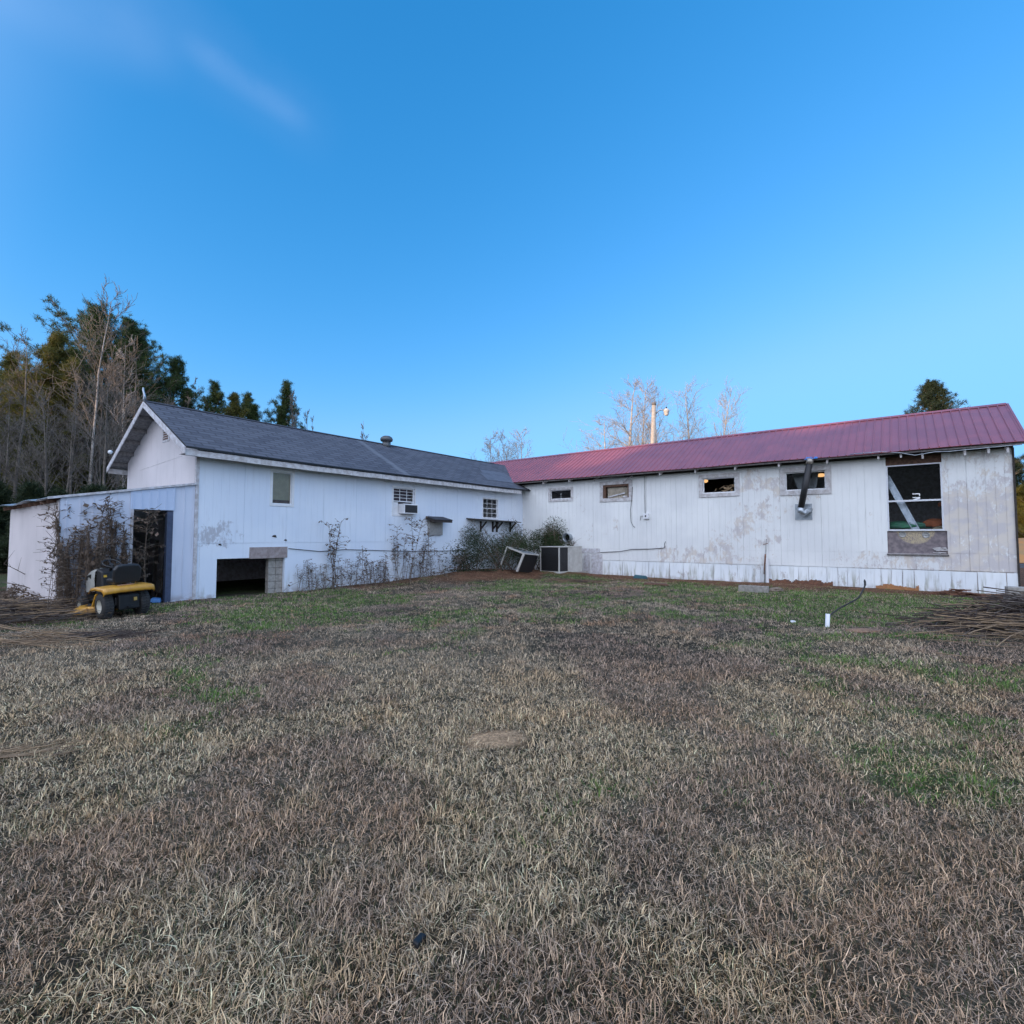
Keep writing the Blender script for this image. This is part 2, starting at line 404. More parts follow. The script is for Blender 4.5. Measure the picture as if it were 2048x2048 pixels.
GX, GY = axis(-15, 16, .11, 600), axis(.4, 26, .11, 600)
X, Y = np.meshgrid(GX, GY); X = X.ravel(); Y = Y.ravel()
Z = hgt(X, Y)
g = green(X, Y); d, hp = dirt(X, Y)
n1 = fbm(X, Y, .35, 61, 3)[:, None]; n3 = fbm(X, Y, 1.6, 71, 3)[:, None]
thatch = np.array([.105,.090,.064])*(.45+.9*n1) ; thatch = thatch*(1-.45*sst(.40, .65, n3))
gcol = np.array([.055,.075,.028])*(.6+.8*n1)
soil = np.array([.135,.070,.042])*(.55+.9*n1)
c = thatch*(1-g[:, None]) + gcol*g[:, None]
far_ = sst(28, 40, np.hypot(X, Y))[:, None]
c = c*(1-far_) + np.array([.10,.085,.045])*far_
c = c*(1-d[:, None]) + soil*d[:, None]
hq = sst(.35, .8, hp + (n1[:, 0]-.5)*.5)[:, None]; c = c*(1-hq) + np.array([.52,.34,.20])*(.7+.6*vn(X, Y, .03, 5))[:, None]*hq
nx, ny = len(GX), len(GY)
ii = (np.arange(ny-1)[:, None]*nx + np.arange(nx-1)[None, :]).ravel()
F = np.stack([ii, ii+1, ii+nx+1, ii+nx], 1)
m, N, L, b = M('soil_and_thatch'); a = N.new('ShaderNodeAttribute'); a.attribute_name = 'tone'
tcn = N.new('ShaderNodeTexCoord'); v = tcn.outputs['Object']
f1 = nz(N, L, v, 45, 6, .75, 1.0); f2 = nz(N, L, v, 9, 5, .65)
k = mth(N, L, 'MULTIPLY', rmp(N, L, f1, .3, .7, .35, 1.6), rmp(N, L, f2, .3, .7, .7, 1.25))
vm = N.new('ShaderNodeVectorMath'); vm.operation = 'SCALE'; L.new(a.outputs['Color'], vm.inputs[0]); L.new(k, vm.inputs['Scale'])
L.new(vm.outputs[0], b.inputs['Base Color']); setp(b, Roughness=.95); b.inputs['Specular IOR Level'].default_value = .1
bump(N, L, b, f1, .9, .03)
ground = npmesh('ground', np.stack([X, Y, Z], 1), F, m, col=c, nv=4, smooth=True); tag(ground, kind='structure')

# ------------------------------------------------------------------ grass
def blades(n, y0, y1, hmin, hmax, wid, seed, mode, tuft=14, fade=lambda D: 1.0):
    r = np.random.default_rng(seed)
    nt = n//tuft
    # depth with density falling away from the viewer
    u = r.random(nt); py = 1.15
    a0, a1 = y0**(2-py-.25), y1**(2-py-.25)
    D = (a0 + u*(a1-a0))**(1/(2-py-.25))
    xx = (r.random(nt)*2-1)*(D*1.15+2.0)
    lx = (xx-C0.x)*R_.x+(D-C0.y)*R_.y; ly = (xx-C0.x)*B_.x+(D-C0.y)*B_.y
    ok = (lx > .05) & (ly < -.05) | (ly < yF-.05)
    gg = green(xx, D); dd, hp_ = dirt(xx, D)
    rr = r.random(nt)
    if mode == 'green': ok &= rr < gg*(1-dd*.93)*1.0
    else: ok &= rr < (1-dd*.50)*(1-.45*gg)
    ok &= hp_ < .4 + .3*r.random(nt)
    ok &= r.random(nt) < fade(D)
    xx, D, gg, dd = xx[ok], D[ok], gg[ok], dd[ok]; nt = len(xx)
    th = r.random(nt)*6.283; lean = r.random(nt)*1.25 + (.45 if mode != 'green' else .2)
    hs = (.55+.9*fbm(xx, D, .5, 81, 3))*(hmin+(hmax-hmin)*r.random(nt)) * (1 - .35*dd)
    idx = np.repeat(np.arange(nt), tuft); m_ = len(idx)
    sc = np.clip(D[idx]/3.5, .9, 3.2)           # tufts further off are coarser
    ba = r.random(m_)*6.283; br = np.abs(r.normal(0, .035, m_))*np.sqrt(sc)*1.5
    px = xx[idx]+np.cos(ba)*br; py_ = D[idx]+np.sin(ba)*br
    az = np.where(r.random(m_) < .5, ba, th[idx]+r.normal(0, .6, m_)); le = lean[idx]*(.4+1.3*r.random(m_))
    h = hs[idx]*(.5+.9*r.random(m_)); w = wid*(.6+.8*r.random(m_))*np.clip((D[idx]/3.0)**.75, .9, 3.2)
    L1 = le*.60; L2 = le*1.25 + r.normal(0, .40, m_)
    kx, ky = np.cos(az), np.sin(az)
    tw = az + 1.57 + r.normal(0, .5, m_); wx, wy = np.cos(tw)*w/2, np.sin(tw)*w/2
    pz = hgt(px, py_) - .004
    s1, c1 = np.sin(np.clip(L1, 0, 1.5)), np.cos(np.clip(L1, 0, 1.5)); s2, c2 = np.sin(np.clip(L2, -.5, 2.0)), np.cos(np.clip(L2, -.5, 2.0))
    mx, my, mz = px+kx*s1*h*.5, py_+ky*s1*h*.5, pz+c1*h*.5
    jx, jy = r.normal(0, .018, m_), r.normal(0, .018, m_)
    tx, ty, tz = mx+kx*s2*h*.55+jx, my+ky*s2*h*.55+jy, np.maximum(mz+c2*h*.5, pz+.01)
    V = np.stack([np.stack([px-wx,py_-wy,pz],1), np.stack([px+wx,py_+wy,pz],1), np.stack([mx-wx*.8,my-wy*.8,mz],1),
                  np.stack([mx+wx*.8,my+wy*.8,mz],1), np.stack([tx,ty,tz],1)], 1).reshape(-1, 3)
    q = np.arange(m_)*5
    F = np.stack([np.stack([q,q+1,q+3],1), np.stack([q,q+3,q+2],1), np.stack([q+2,q+3,q+4],1)], 1).reshape(-1, 3)
    k = r.random(m_)[:, None]; t = r.random(m_)[:, None]; pn = fbm(xx, D, 1.3, 91, 3)[idx][:, None]; wn_ = fbm(xx, D, .6, 95, 3)[idx][:, None]
    if mode == 'green':
        c = np.array([.075,.160,.026])*(1-k) + np.array([.165,.270,.060])*k
        c = np.where(t < .25, np.array([.33,.27,.19])*np.ones_like(c), c)
    else:
        straw = np.array([.56,.455,.33]); grey = np.array([.36,.31,.26]); brown = np.array([.115,.085,.055]); pale = np.array([.72,.62,.48])
        dgreen = np.array([.045,.062,.028])
        c = np.where(t < .30, straw, np.where(t < .50, grey, np.where(t < .74, brown, np.where(t < .88, dgreen, pale))))
        c = c*(.66+.75*k)*np.array([1.22,1.11,.93])
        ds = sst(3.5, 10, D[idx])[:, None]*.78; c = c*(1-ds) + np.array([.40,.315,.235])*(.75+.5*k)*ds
        dk = sst(.46, .62, pn)*.70; c = c*(1-dk) + c*np.array([.70,.63,.72])*dk
        wm = sst(.5, .7, wn_)*.35; c = c*(1-wm) + c*np.array([1.15,.98,.80])*wm
        rd = (sst(.62, .74, fbm(xx, D, .45, 131, 3))*sst(5.5, 9.5, D))[idx][:, None]*.45; c = c*(1-rd) + c*np.array([1.25,.80,.55])*rd
        gn = (gg[idx][:, None] > .25) & (r.random(m_)[:, None] < .22); c = np.where(gn, np.array([.09,.12,.04])*(.7+.6*k), c)
        dq = dd[idx][:, None]; c = c*(1-dq*.6) + np.array([.24,.125,.07])*(.5+k)*dq*.6 
    return V, F, np.repeat(np.clip(c, 0, 1), 5, axis=0)
GN = GRASS_SCALE
parts = [blades(int(640000*GN), 1.0, 8.5, .024, .070, .0034, 1, 'dry', 10, lambda D: sst(8.5, 3.5, D)), blades(int(620000*GN), 3.0, 24.5, .022, .058, .0034, 2, 'dry', 8, lambda D: sst(2.5, 7.0, D)),
         blades(int(170000*GN), 1.0, 7.0, .03, .07, .0040, 3, 'green', 14), blades(int(330000*GN), 6.0, 26.0, .025, .075, .0036, 4, 'green', 12)]
# dry blades as one lawn, live grass as another
def join(ps):
    V = []; F = []; c = []; o = 0
    for v_, f_, c_ in ps: V.append(v_); F.append(f_+o); c.append(c_); o += len(v_)
    return np.concatenate(V), np.concatenate(F), np.concatenate(c)
V, F, c = join(parts[:2]); tag(npmesh('dry_grass', V, F, MAT['blade'], col=c), 'dormant straw coloured lawn grass matted over the whole yard', 'grass', kind='stuff'); nb = len(V)//5
V, F, c = join(parts[2:]); tag(npmesh('green_grass', V, F, MAT['blade'], col=c), 'patches of live green grass scattered through the dormant lawn', 'grass', kind='stuff'); nb += len(V)//5
print('blades', nb)

# ================================================================== wall builder
def grid_wall(name, fm, us, zs, dep, thick, mats, parent, wear=None, wob=0.0):
    us = sorted(set(round(u, 4) for u in us)); zs = sorted(set(round(z, 4) for z in zs))
    us = [u for i, u in enumerate(us) if i == 0 or u-us[i-1] > .0015]; zs = [z for i, z in enumerate(zs) if i == 0 or z-zs[i-1] > .0015]
    nu, nz_ = len(us)-1, len(zs)-1
    D = [[dep((us[i]+us[i+1])/2, (zs[j]+zs[j+1])/2) for j in range(nz_)] for i in range(nu)]
    mb = MB(); W = []
    def w_(i, j):
        e = 1e-4; A_, B_2, C_, D_2 = us[i]+e, us[i+1]-e, zs[j], zs[j+1]
        return [wear(A_, C_), wear(B_2, C_), wear(B_2, D_2), wear(A_, D_2)] if wear else [0.0]*4
    for i in range(nu):
        for j in range(nz_):
            dv = D[i][j]
            u0, u1, z0, z1 = us[i], us[i+1], zs[j], zs[j+1]
            if dv is None: continue
            mb.add([fm(u0,z0,dv), fm(u1,z0,dv), fm(u1,z1,dv), fm(u0,z1,dv)], [(0,1,2,3)], 0, [[(u0,z0),(u1,z0),(u1,z1),(u0,z1)]]); W += w_(i, j)
            mb.add([fm(u0,z0,-thick), fm(u1,z0,-thick), fm(u1,z1,-thick), fm(u0,z1,-thick)], [(3,2,1,0)], 1); W += [0]*4
            for (a, b_, nb_) in (((u1,z0),(u1,z1), D[i+1][j] if i+1 < nu else None), ((u0,z1),(u0,z0), D[i-1][j] if i > 0 else None),
                                 ((u0,z0),(u1,z0), D[i][j-1] if j > 0 else None), ((u1,z1),(u0,z1), D[i][j+1] if j+1 < nz_ else None)):
                e = -thick if nb_ is None else nb_
                if e < dv - 1e-5:
                    mb.add([fm(a[0],a[1],dv), fm(b_[0],b_[1],dv), fm(b_[0],b_[1],e), fm(a[0],a[1],e)], [(0,1,2,3)], 0, [[a, b_, b_, a]]); W += w_(i, j)
    return mb.build(name, mats, parent, wear=W)
def grooves(u0, u1, pitch, w, jit=0, seed=1):
    r = random.Random(seed); out = []; u = u0
    while u < u1: out.append(u + (r.random()-.5)*jit); u += pitch
    return out
def gbreaks(gs, w): return [q for g_ in gs for q in (g_-w/2, g_+w/2)]
def inhole(u, z, holes): return any(a < u < b and c < z < d for a, b, c, d in holes)
fR = lambda u, z, d: (u, -d, z)
fL = lambda u, z, d: (d, u, z)
HOUSE_LOC = Vector((C0.x, C0.y, 0))

# ---- rectangles of the openings, read where they stand on each wall
def rectR(x0, y0, x1, y1):
    a = Rw(x0, y0); b = Rw(x1, y1); c = Rw(x0, y1); d = Rw(x1, y0); return a[0], b[0], (b[1]+c[1])/2, (a[1]+d[1])/2
def rectL(x0, y0, x1, y1):
    a = Lw(x0, y0); b = Lw(x1, y1); c = Lw(x0, y1); d = Lw(x1, y0); return a[0], b[0], (b[1]+c[1])/2, (a[1]+d[1])/2
# ================================================================== long white building with the grey shingle roof
LB = empty('white_shingled_building', HOUSE_LOC, TH, 'long white building with grey shingle roof and wooden gable, joined to the red roofed one', 'building')
LW = 5.35; SEAM = 1.42; EZ = 3.86; PK = 5.50; PX = -2.62
gar = (Lw(433, 1150)[0], Lw(569, 1150)[0], -.15, Lw(500, 1116)[1])
w1 = rectL(546, 945, 583, 1008); w2 = rectL(787, 977, 828, 1029); w3 = rectL(966, 998, 995, 1036)
print('left', gar, w1, w2, w3)
holes = [gar, w1, w2, w3]
gs = grooves(yE, 0, .2032, .01); seams = [yE+1.22*k for k in range(1, 12)]
def depL(u, z):
    if inhole(u, z, holes): return None
    if any(abs(u-s) < .0045 for s in seams): return -.008
    if z < SEAM:
        return -.004 + (.010 if any(abs(u-s) < .0 for s in gs) else 0)
    if abs(z-SEAM-.01) < .006: return -.008
    if any(abs(u-s) < .0018 for s in gs): return .0005
    return 0.004 + .004*math.sin(u*7.3)*0
us = [yE, 0]+gbreaks(gs, .0036)+gbreaks(seams, .009)+[q for h_ in holes for q in h_[:2]]+list(np.arange(yE, 0, .6))
zs = [-.4, SEAM+.004, SEAM+.016, 3.9, .3, .7, 1.0, 1.8, 2.2, 2.6, 3.2]+[q for h_ in holes for q in h_[2:]]
wearL = lambda u, z: 1.0*float(sst(yE+2.4, yE+.6, u)*sst(SEAM-.5, SEAM, z)*sst(SEAM+1.0, SEAM+.5, z)) + (.5 if u > -2.0 and z > 2 else 0) + (.3 if u > -6 and z < 1.8 else 0) - .2
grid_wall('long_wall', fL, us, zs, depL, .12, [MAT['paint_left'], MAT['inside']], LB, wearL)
# gable wall facing the shed: stepped grid cut to the roof line
fG = lambda u, z, d: (u, yE-d, z)
rz = lambda x: PK-.06 - abs(x-PX)*(PK-EZ)/(abs(PX)+.45)
mb = MB(); W = []; gg_ = [-LW + .18*k for k in range(31)]
for i in range(30):
    a, b_ = gg_[i]+.007, min(gg_[i+1]-.007, 0.0)
    if b_ <= a: continue
    xs_ = [a, b_] if not (a < PX < b_) else [a, PX, b_]
    for q0, q1 in zip(xs_[:-1], xs_[1:]):
        mb.add([(q0, yE-.006, 0), (q1, yE-.006, 0), (q1, yE-.006, rz(q1)), (q0, yE-.006, rz(q0))], [(0,1,2,3)], 0, [[(q0,0),(q1,0),(q1,rz(q1)),(q0,rz(q0))]]); W.append(0)
xs_ = [-LW, PX, 0]
for q0, q1 in zip(xs_[:-1], xs_[1:]):
    mb.add([(q0, yE, -.3), (q1, yE, -.3), (q1, yE, rz(q1)), (q0, yE, rz(q0))], [(0,1,2,3)], 0, [[(q0,0),(q1,0),(q1,rz(q1)),(q0,rz(q0))]]); W.append(-.5)
    mb.add([(q0, yE+.12, -.3), (q1, yE+.12, -.3), (q1, yE+.12, rz(q1)), (q0, yE+.12, rz(q0))], [(3,2,1,0)], 1); W.append(0)
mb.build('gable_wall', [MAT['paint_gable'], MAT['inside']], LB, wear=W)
tmb = MB(); tmb.box(-.055, yE-.03, -.1, .028, yE+.05, 3.84); tmb.build('corner_board', MAT['trim'], LB)
# thin horizontal joint strip on the gable, sagging
jb = MB(); jb.bar((-4.2, yE-.008, 3.66), (-.9, yE-.008, 3.80), .006, .010); jb.build('joint_strip', MAT['trim_worn'], LB)
# back and far walls
bw = MB(); bw.box(-LW, yE, -.3, -LW+.1, 2, 3.8); bw.build('rear_wall', [MAT['trim']], LB)
fl = MB(); fl.box(-LW+.1, yE+.13, 1.2, -.13, -.05, 1.28); fl.build('floor', MAT['inside'], LB)
# gable louvre
gx0, gz1 = Gw(329, 854, yE); gx1, gz0 = Gw(338, 878, yE)
lm = MB(); lm.box(gx0-.06, yE-.022, gz0-.06, gx1+.06, yE-.007, gz1+.10)
vent = lm.build('gable_vent', MAT['trim'], LB)
lm = MB(); nsl = 6
for k in range(nsl):
    z_ = gz0 + (gz1-gz0)*k/nsl
    lm.add([(gx0, yE-.025, z_), (gx1, yE-.025, z_), (gx1, yE-.025, z_+.045), (gx0, yE-.025, z_+.045)], [(0,1,2,3)])
lm.build('louvre', MAT['brown_wood'], vent)
# roof
def roofsag(t): return -.06*math.sin(math.pi*t) - .012*math.sin(math.pi*3*t)
m, N, L, b = M('asphalt_shingle'); uv = N.new('ShaderNodeUVMap')
bt = N.new('ShaderNodeTexBrick'); L.new(uv.outputs[0], bt.inputs[0]); bt.inputs['Color1'].default_value = (.085,.092,.118,1); bt.inputs['Color2'].default_value = (.030,.034,.052,1)
bt.inputs['Mortar'].default_value = (.022,.024,.034,1); bt.inputs['Scale'].default_value = 1; bt.inputs['Mortar Size'].default_value = .026; bt.inputs['Brick Width'].default_value = .46; bt.inputs['Row Height'].default_value = .20; bt.inputs['Bias'].default_value = -.25  # dark joints, with the shadow lines of the tabs painted in
bt.inputs['Mortar Smooth'].default_value = .3
f = nz(N, L, uv.outputs[0], .8, 5, .6, .5); f2 = nz(N, L, uv.outputs[0], 40, 3)
cc = mix(N, L, rmp(N, L, f, .35, .7, 0, .35), bt.outputs[0], (.10,.105,.125))
# pale streak washed down from the metal vent
sx = N.new('ShaderNodeSeparateXYZ'); L.new(uv.outputs[0], sx.inputs[0])
STREAK_U = Lw(800, 940)[0]
dd_ = mth(N, L, 'ABSOLUTE', mth(N, L, 'SUBTRACT', mth(N, L, 'ADD', sx.outputs[0], mth(N, L, 'MULTIPLY', f, .25)), STREAK_U+.12))
stv = rmp(N, L, dd_, .22, .04, 0, .30)
cc = mix(N, L, stv, cc, (.26,.29,.33))
cc = mix(N, L, rmp(N, L, f2, .35, .7, 0, .25), cc, (.15,.15,.17))
L.new(cc, b.inputs['Base Color']); setp(b, Roughness=.85)
bump(N, L, b, mth(N, L, 'ADD', bt.outputs['Fac'], mth(N, L, 'MULTIPLY', f2, -.5)), -.8, .02); MAT['shingle'] = m
y0r, y1r = yE-.43, 2.3; NS = 40
def rowpt(t, s, side, lift=0.0):       # t along, s 0 ridge .. 1 eave
    y = y0r + (y1r-y0r)*t; sg = roofsag(t)*(.35+.65*s)
    x = PX + (abs(PX)+.47)*s if side > 0 else PX - (abs(PX)+.47)*s
    z = PK - (PK-EZ)*s + sg*1.0 + lift
    return (x, y, z)
rm = MB(); SL = math.hypot(abs(PX)+.47, PK-EZ)
for side in (1, -1):
    g_ = [[rowpt(i/NS, j/10, side, .0) for j in range(11)] for i in range(NS+1)]
    for i in range(NS):
        for j in range(10):
            uvq = [(g_[i][j][1], SL*(1-j/10)), (g_[i+1][j][1], SL*(1-j/10)), (g_[i+1][j+1][1], SL*(1-(j+1)/10)), (g_[i][j+1][1], SL*(1-(j+1)/10))]
            rm.add([g_[i][j], g_[i+1][j], g_[i+1][j+1], g_[i][j+1]], [(0,1,2,3) if side < 0 else (3,2,1,0)], 0, [uvq if side < 0 else uvq[::-1]])
            lo = [tuple(Vector(q)-Vector((0,0,.05))) for q in (g_[i][j], g_[i+1][j], g_[i+1][j+1], g_[i][j+1])]
            rm.add(lo, [(0,1,2,3)], 1)
    for i in range(NS):   # eave edge
        a, b_ = g_[i][10], g_[i+1][10]; rm.add([a, b_, (b_[0],b_[1],b_[2]-.05), (a[0],a[1],a[2]-.05)], [(0,1,2,3)], 2)
    for j in range(10):   # rake edges
        for e in (0, NS):
            a, b_ = g_[e][j], g_[e][j+1]; rm.add([a, b_, (b_[0],b_[1],b_[2]-.05), (a[0],a[1],a[2]-.05)], [(0,1,2,3)], 2)
LR = rm.build('shingle_roof', [MAT['shingle'], MAT['grey_wood'], MAT['black']], LB)
rc = MB()
for i in range(NS-3): a = rowpt(i/NS, 0, 1, .018); b_ = rowpt((i+1)/NS, 0, 1, .018); \
    rc.add([(a[0]+.13,a[1],a[2]-.062),(b_[0]+.13,b_[1],b_[2]-.062),(b_[0],b_[1],b_[2]),(a[0],a[1],a[2]),(a[0]-.13,a[1],a[2]-.062),(b_[0]-.13,b_[1],b_[2]-.062)], [(0,1,2,3),(3,2,5,4)], 0, [[(0,0)]*4]*2)
rc.build('ridge_cap', MAT['shingle'], LR)
# eave board, wavy with age, dark gap above it
for side in (1, -1):
    fb = MB()
    for i in range(NS-7):
        t0, t1 = i/NS, (i+1)/NS
        a = rowpt(t0, 1, side); b_ = rowpt(t1, 1, side); o = -.035*side
        k0 = .070+.004*math.sin(i*1.7); k1 = .070+.004*math.sin((i+1)*1.7)
        fb.hexa([(a[0]+o,a[1],a[2]-k0-.15),(b_[0]+o,b_[1],b_[2]-k1-.15),(b_[0]+o-.03*side,b_[1],b_[2]-k1-.15),(a[0]+o-.03*side,a[1],a[2]-k0-.15),
                 (a[0]+o,a[1],a[2]-k0),(b_[0]+o,b_[1],b_[2]-k1),(b_[0]+o-.03*side,b_[1],b_[2]-k1),(a[0]+o-.03*side,a[1],a[2]-k0)])
    fb.build('eave_board', MAT['trim_worn'], LR)
sf = MB()
for i in range(NS-7):
    a = rowpt(i/NS, 1, 1); b_ = rowpt((i+1)/NS, 1, 1)
    sf.add([(.0,a[1],a[2]-.17),(.0,b_[1],b_[2]-.17),(a[0]-.068,b_[1],b_[2]-.17),(a[0]-.068,a[1],a[2]-.17)], [(0,1,2,3)])
sf.build('soffit', MAT['grey_wood'], LR)
bg_ = MB()
for side in (1, -1):
    a = Vector(rowpt(0, 0, side)); b_ = Vector(rowpt(0, 1, side)); a.y -= .014; b_.y -= .014
    bg_.hexa([(a.x,a.y-.022,a.z-.20),(b_.x,b_.y-.022,b_.z-.20),(b_.x,b_.y,b_.z-.20),(a.x,a.y,a.z-.20),(a.x,a.y-.022,a.z-.035),(b_.x,b_.y-.022,b_.z-.035),(b_.x,b_.y,b_.z-.035),(a.x,a.y,a.z-.035)])
bg_.build('barge_board', MAT['trim'], LR)
for s in (.18, .36, .54, .72, .9):
    for sd2 in (1, -1):
        lo = MB(); q = rowpt(0, s, sd2); lo.box(q[0]-.02, yE-.40, q[2]-.16, q[0]+.03, yE-.01, q[2]-.055); lo.build('lookout_rafter', MAT['grey_wood'], LR)
q = rowpt(0, .80, -1); lo = MB(); lo.lathe([(0,0),(.055,.015),(.06,.08),(.0,.11)], 14, Matrix.Translation((q[0]-.12, q[1]-.10, q[2]+.05)) @ Matrix.Rotation(1.2, 4, 'Y')); lo.build('flood_lamp', MAT['white'], LR)
# lighter patch of newer sheet where the two roofs meet
lo = MB()
for (ya, yb, sa, sb) in ((-2.4, .45, .56, .80), (-1.9, .2, .42, .555)):
    A4 = []
    for (y_, s_) in ((ya, sb), (yb, sb), (yb, sa), (ya+.3, sa)):
        t_ = (y_-y0r)/(y1r-y0r); A4.append(tuple(Vector(rowpt(t_, s_, 1, .012))))
    lo.add(A4, [(0,1,2,3)])
lo.build('flashing_sheet', simple('flashing', (.12,.135,.17), .8, scale=3, c2=(.085,.095,.12)), LR)
# rusty-white finial on the peak and turbine vent
fi = MB(); p = Vector(rowpt(0, 0, 1)); fi.tube([p+Vector((0,.02,-.02)), p+Vector((.02,.0,.14)), p+Vector((-.05,-.02,.30)), p+Vector((-.05,-.02,.38))], [.03,.028,.028,.024], 6)
fi.tube([p+Vector((-.12,.02,-.05)), p+Vector((-.13,.02,.22))], [.022,.012], 6); fi.build('peak_finial', MAT['galv'], LR)
# round roof vent: a bent pipe with a cowl
vy = Lw(772, 900)[0]
def roofpoint(px, py):       # meets the slope that faces the yard
    d = RD(px, py); n = Vector((PK-EZ, 0, abs(PX)+.47)); p0 = Vector((PX, 0, PK-.05)); t = (p0-CL).dot(n)/d.dot(n); return CL+d*t
vp = roofpoint(773, 893); print('vent', vp)
vm_ = MB(); vm_.tube([vp+Vector((0,0,-.08)), vp+Vector((0,0,.20))], [.17,.17], 16); vm_.lathe([(.0,.44),(.14,.43),(.23,.37),(.26,.30),(.24,.22),(.16,.19)], 20, Matrix.Translation(vp))
vm_.build('roof_vent', simple('dull_zinc', (.13,.14,.15), .5, .5, scale=6), LR)

# ---- windows
def window(parent, fm, rc_, casing=.07, cm='white', cd=.03, style='single', fr=.035, glassy=True, name='window', rec=-.05, label=None):
    u0, u1, z0, z1 = rc_; mb = MB(); c = casing
    mb.fbox(fm, u0-c, u1+c, -.01, cd, z1, z1+c); mb.fbox(fm, u0-c, u1+c, -.01, cd, z0-c, z0)
    mb.fbox(fm, u0-c, u0, -.01, cd-.004, z0, z1); mb.fbox(fm, u1, u1+c, -.01, cd-.004, z0, z1)
    w = mb.build(name, MAT[cm], parent, bevel=.004)
    if label: w['label'] = label
    if fr:
        s = MB()
        s.fbox(fm, u0, u0+fr, rec-.03, rec+.015, z0, z1); s.fbox(fm, u1-fr, u1, rec-.03, rec+.015, z0, z1)
        s.fbox(fm, u0+fr, u1-fr, rec-.03, rec+.015, z0, z0+fr); s.fbox(fm, u0+fr, u1-fr, rec-.03, rec+.015, z1-fr, z1)
        if style in ('double', 'grid'): zm = (z0+z1)/2; s.fbox(fm, u0+fr, u1-fr, rec-.03, rec+.01, zm-fr*.6, zm+fr*.6)
        if style == 'grid':
            for k in (1, 2): uu = u0+(u1-u0)*k/3; s.fbox(fm, uu-.008, uu+.008, rec-.02, rec+.002, z0+fr, z1-fr)
            for k in (1, 3): zz = z0+(z1-z0)*k/4; s.fbox(fm, u0+fr, u1-fr, rec-.02, rec+.004, zz-.008, zz+.008)
        s.build('window_frame', MAT['white'], w)
    if glassy:
        p = MB(); p.add([fm(u0,z0,rec-.012), fm(u1,z0,rec-.012), fm(u1,z1,rec-.012), fm(u0,z1,rec-.012)], [(0,1,2,3)]); p.build('pane', MAT['glass'], w)
    return w
a = window(LB, fL, w1, .075, 'white', .02, 'single', .02)
bl = MB(); u0, u1, z0, z1 = w1; bl.fbox(fL, u0, u1, -.105, -.085, z0+.12, z1); MAT['blind'] = simple('tan_blind', (.42,.38,.26), .8, scale=3, c2=(.33,.29,.20)); bl.build('roller_blind', MAT['blind'], a)
dk = MB(); dk.fbox(fL, u0, u1, -.118, -.108, z0, z1); dk.build('backing_board', MAT['brown_wood'], a)
w2u = (w2[0], w2[1], (w2[2]+w2[3])/2-.02, w2[3])
a = window(LB, fL, w2, .07, 'white', .025, 'double', .03)
s = MB()
for k in (1, 2): uu = w2[0]+(w2[1]-w2[0])*k/3; s.fbox(fL, uu-.009, uu+.009, -.055, -.035, w2u[2]+.03, w2u[3])
for k in (1, 2, 3): zz = w2u[2]+.03+(w2u[3]-w2u[2]-.03)*k/4; s.fbox(fL, w2[0]+.03, w2[1]-.03, -.052, -.037, zz-.008, zz+.008)
s.build('muntin', MAT['white'], a)
s = MB(); s.fbox(fL, w2[0]+.03, w2[0]+.26, -.07, -.058, w2[2]+.03, w2u[2]-.02); s.build('filler_panel', MAT['white'], a)
s = MB(); s.fbox(fL, w2[1]-.07, w2[1]-.03, -.07, -.058, w2[2]+.03, w2u[2]-.02); s.build('filler_panel', MAT['white'], a)
s = MB(); s.fbox(fL, w2[0], w2[1], -.20, -.18, w2[2], w2[3]); MAT['curtain'] = simple('faded_curtain', (.12,.085,.10), .9, scale=9, c2=(.05,.04,.055)); s.build('curtain', MAT['curtain'], a)
a = window(LB, fL, w3, .045, 'white', .02, 'grid', .025)
# window air conditioner
u_a = w2[0]+.24; wa = empty('window_air_conditioner', HOUSE_LOC+R_*0.0+B_*((u_a+w2[1])/2)+Vector((0,0,w2[2]+.02)), TH, 'small white air conditioner standing out of the sash window with a faded curtain', 'air conditioner')
hw = (w2[1]-.07-u_a)/2; s = MB(); s.box(-.12, -hw, 0, .26, hw, .36); s.build('housing', MAT['white'], wa, bevel=.012)
s = MB(); s.box(.258, -hw+.05, .04, .266, hw-.04, .32); s.build('grille', MAT['plastic'], wa)
# small pent-roofed box on the wall
hx0 = Lw(855, 1060)[0]; hx1 = Lw(882, 1060)[0]; hz = Lw(870, 1037)[1]; hzb = Lw(868, 1070)[1]
s = MB(); s.box(.0, hx0, hzb, .10, hx1, hz-.1); bx = s.build('wall_box', MAT['grey_metal'], LB, bevel=.006)
s = MB(); s.hexa([(0,hx0-.1,hz-.03),(.52,hx0-.1,hz-.17),(.52,hx1+.1,hz-.17),(0,hx1+.1,hz-.03),(0,hx0-.1,hz+.06),(.52,hx0-.1,hz-.08),(.52,hx1+.1,hz-.08),(0,hx1+.1,hz+.06)])
s.build('pent_roof', MAT['dark_wood'], bx)
s = MB(); s.hexa([(0,hx0-.1,hz+.063),(.54,hx0-.12,hz-.077),(.54,hx1+.12,hz-.077),(0,hx1+.1,hz+.063),(0,hx0-.1,hz+.08),(.54,hx0-.12,hz-.06),(.54,hx1+.12,hz-.06),(0,hx1+.1,hz+.08)])
s.build('shingle_cover', MAT['shingle'], bx)
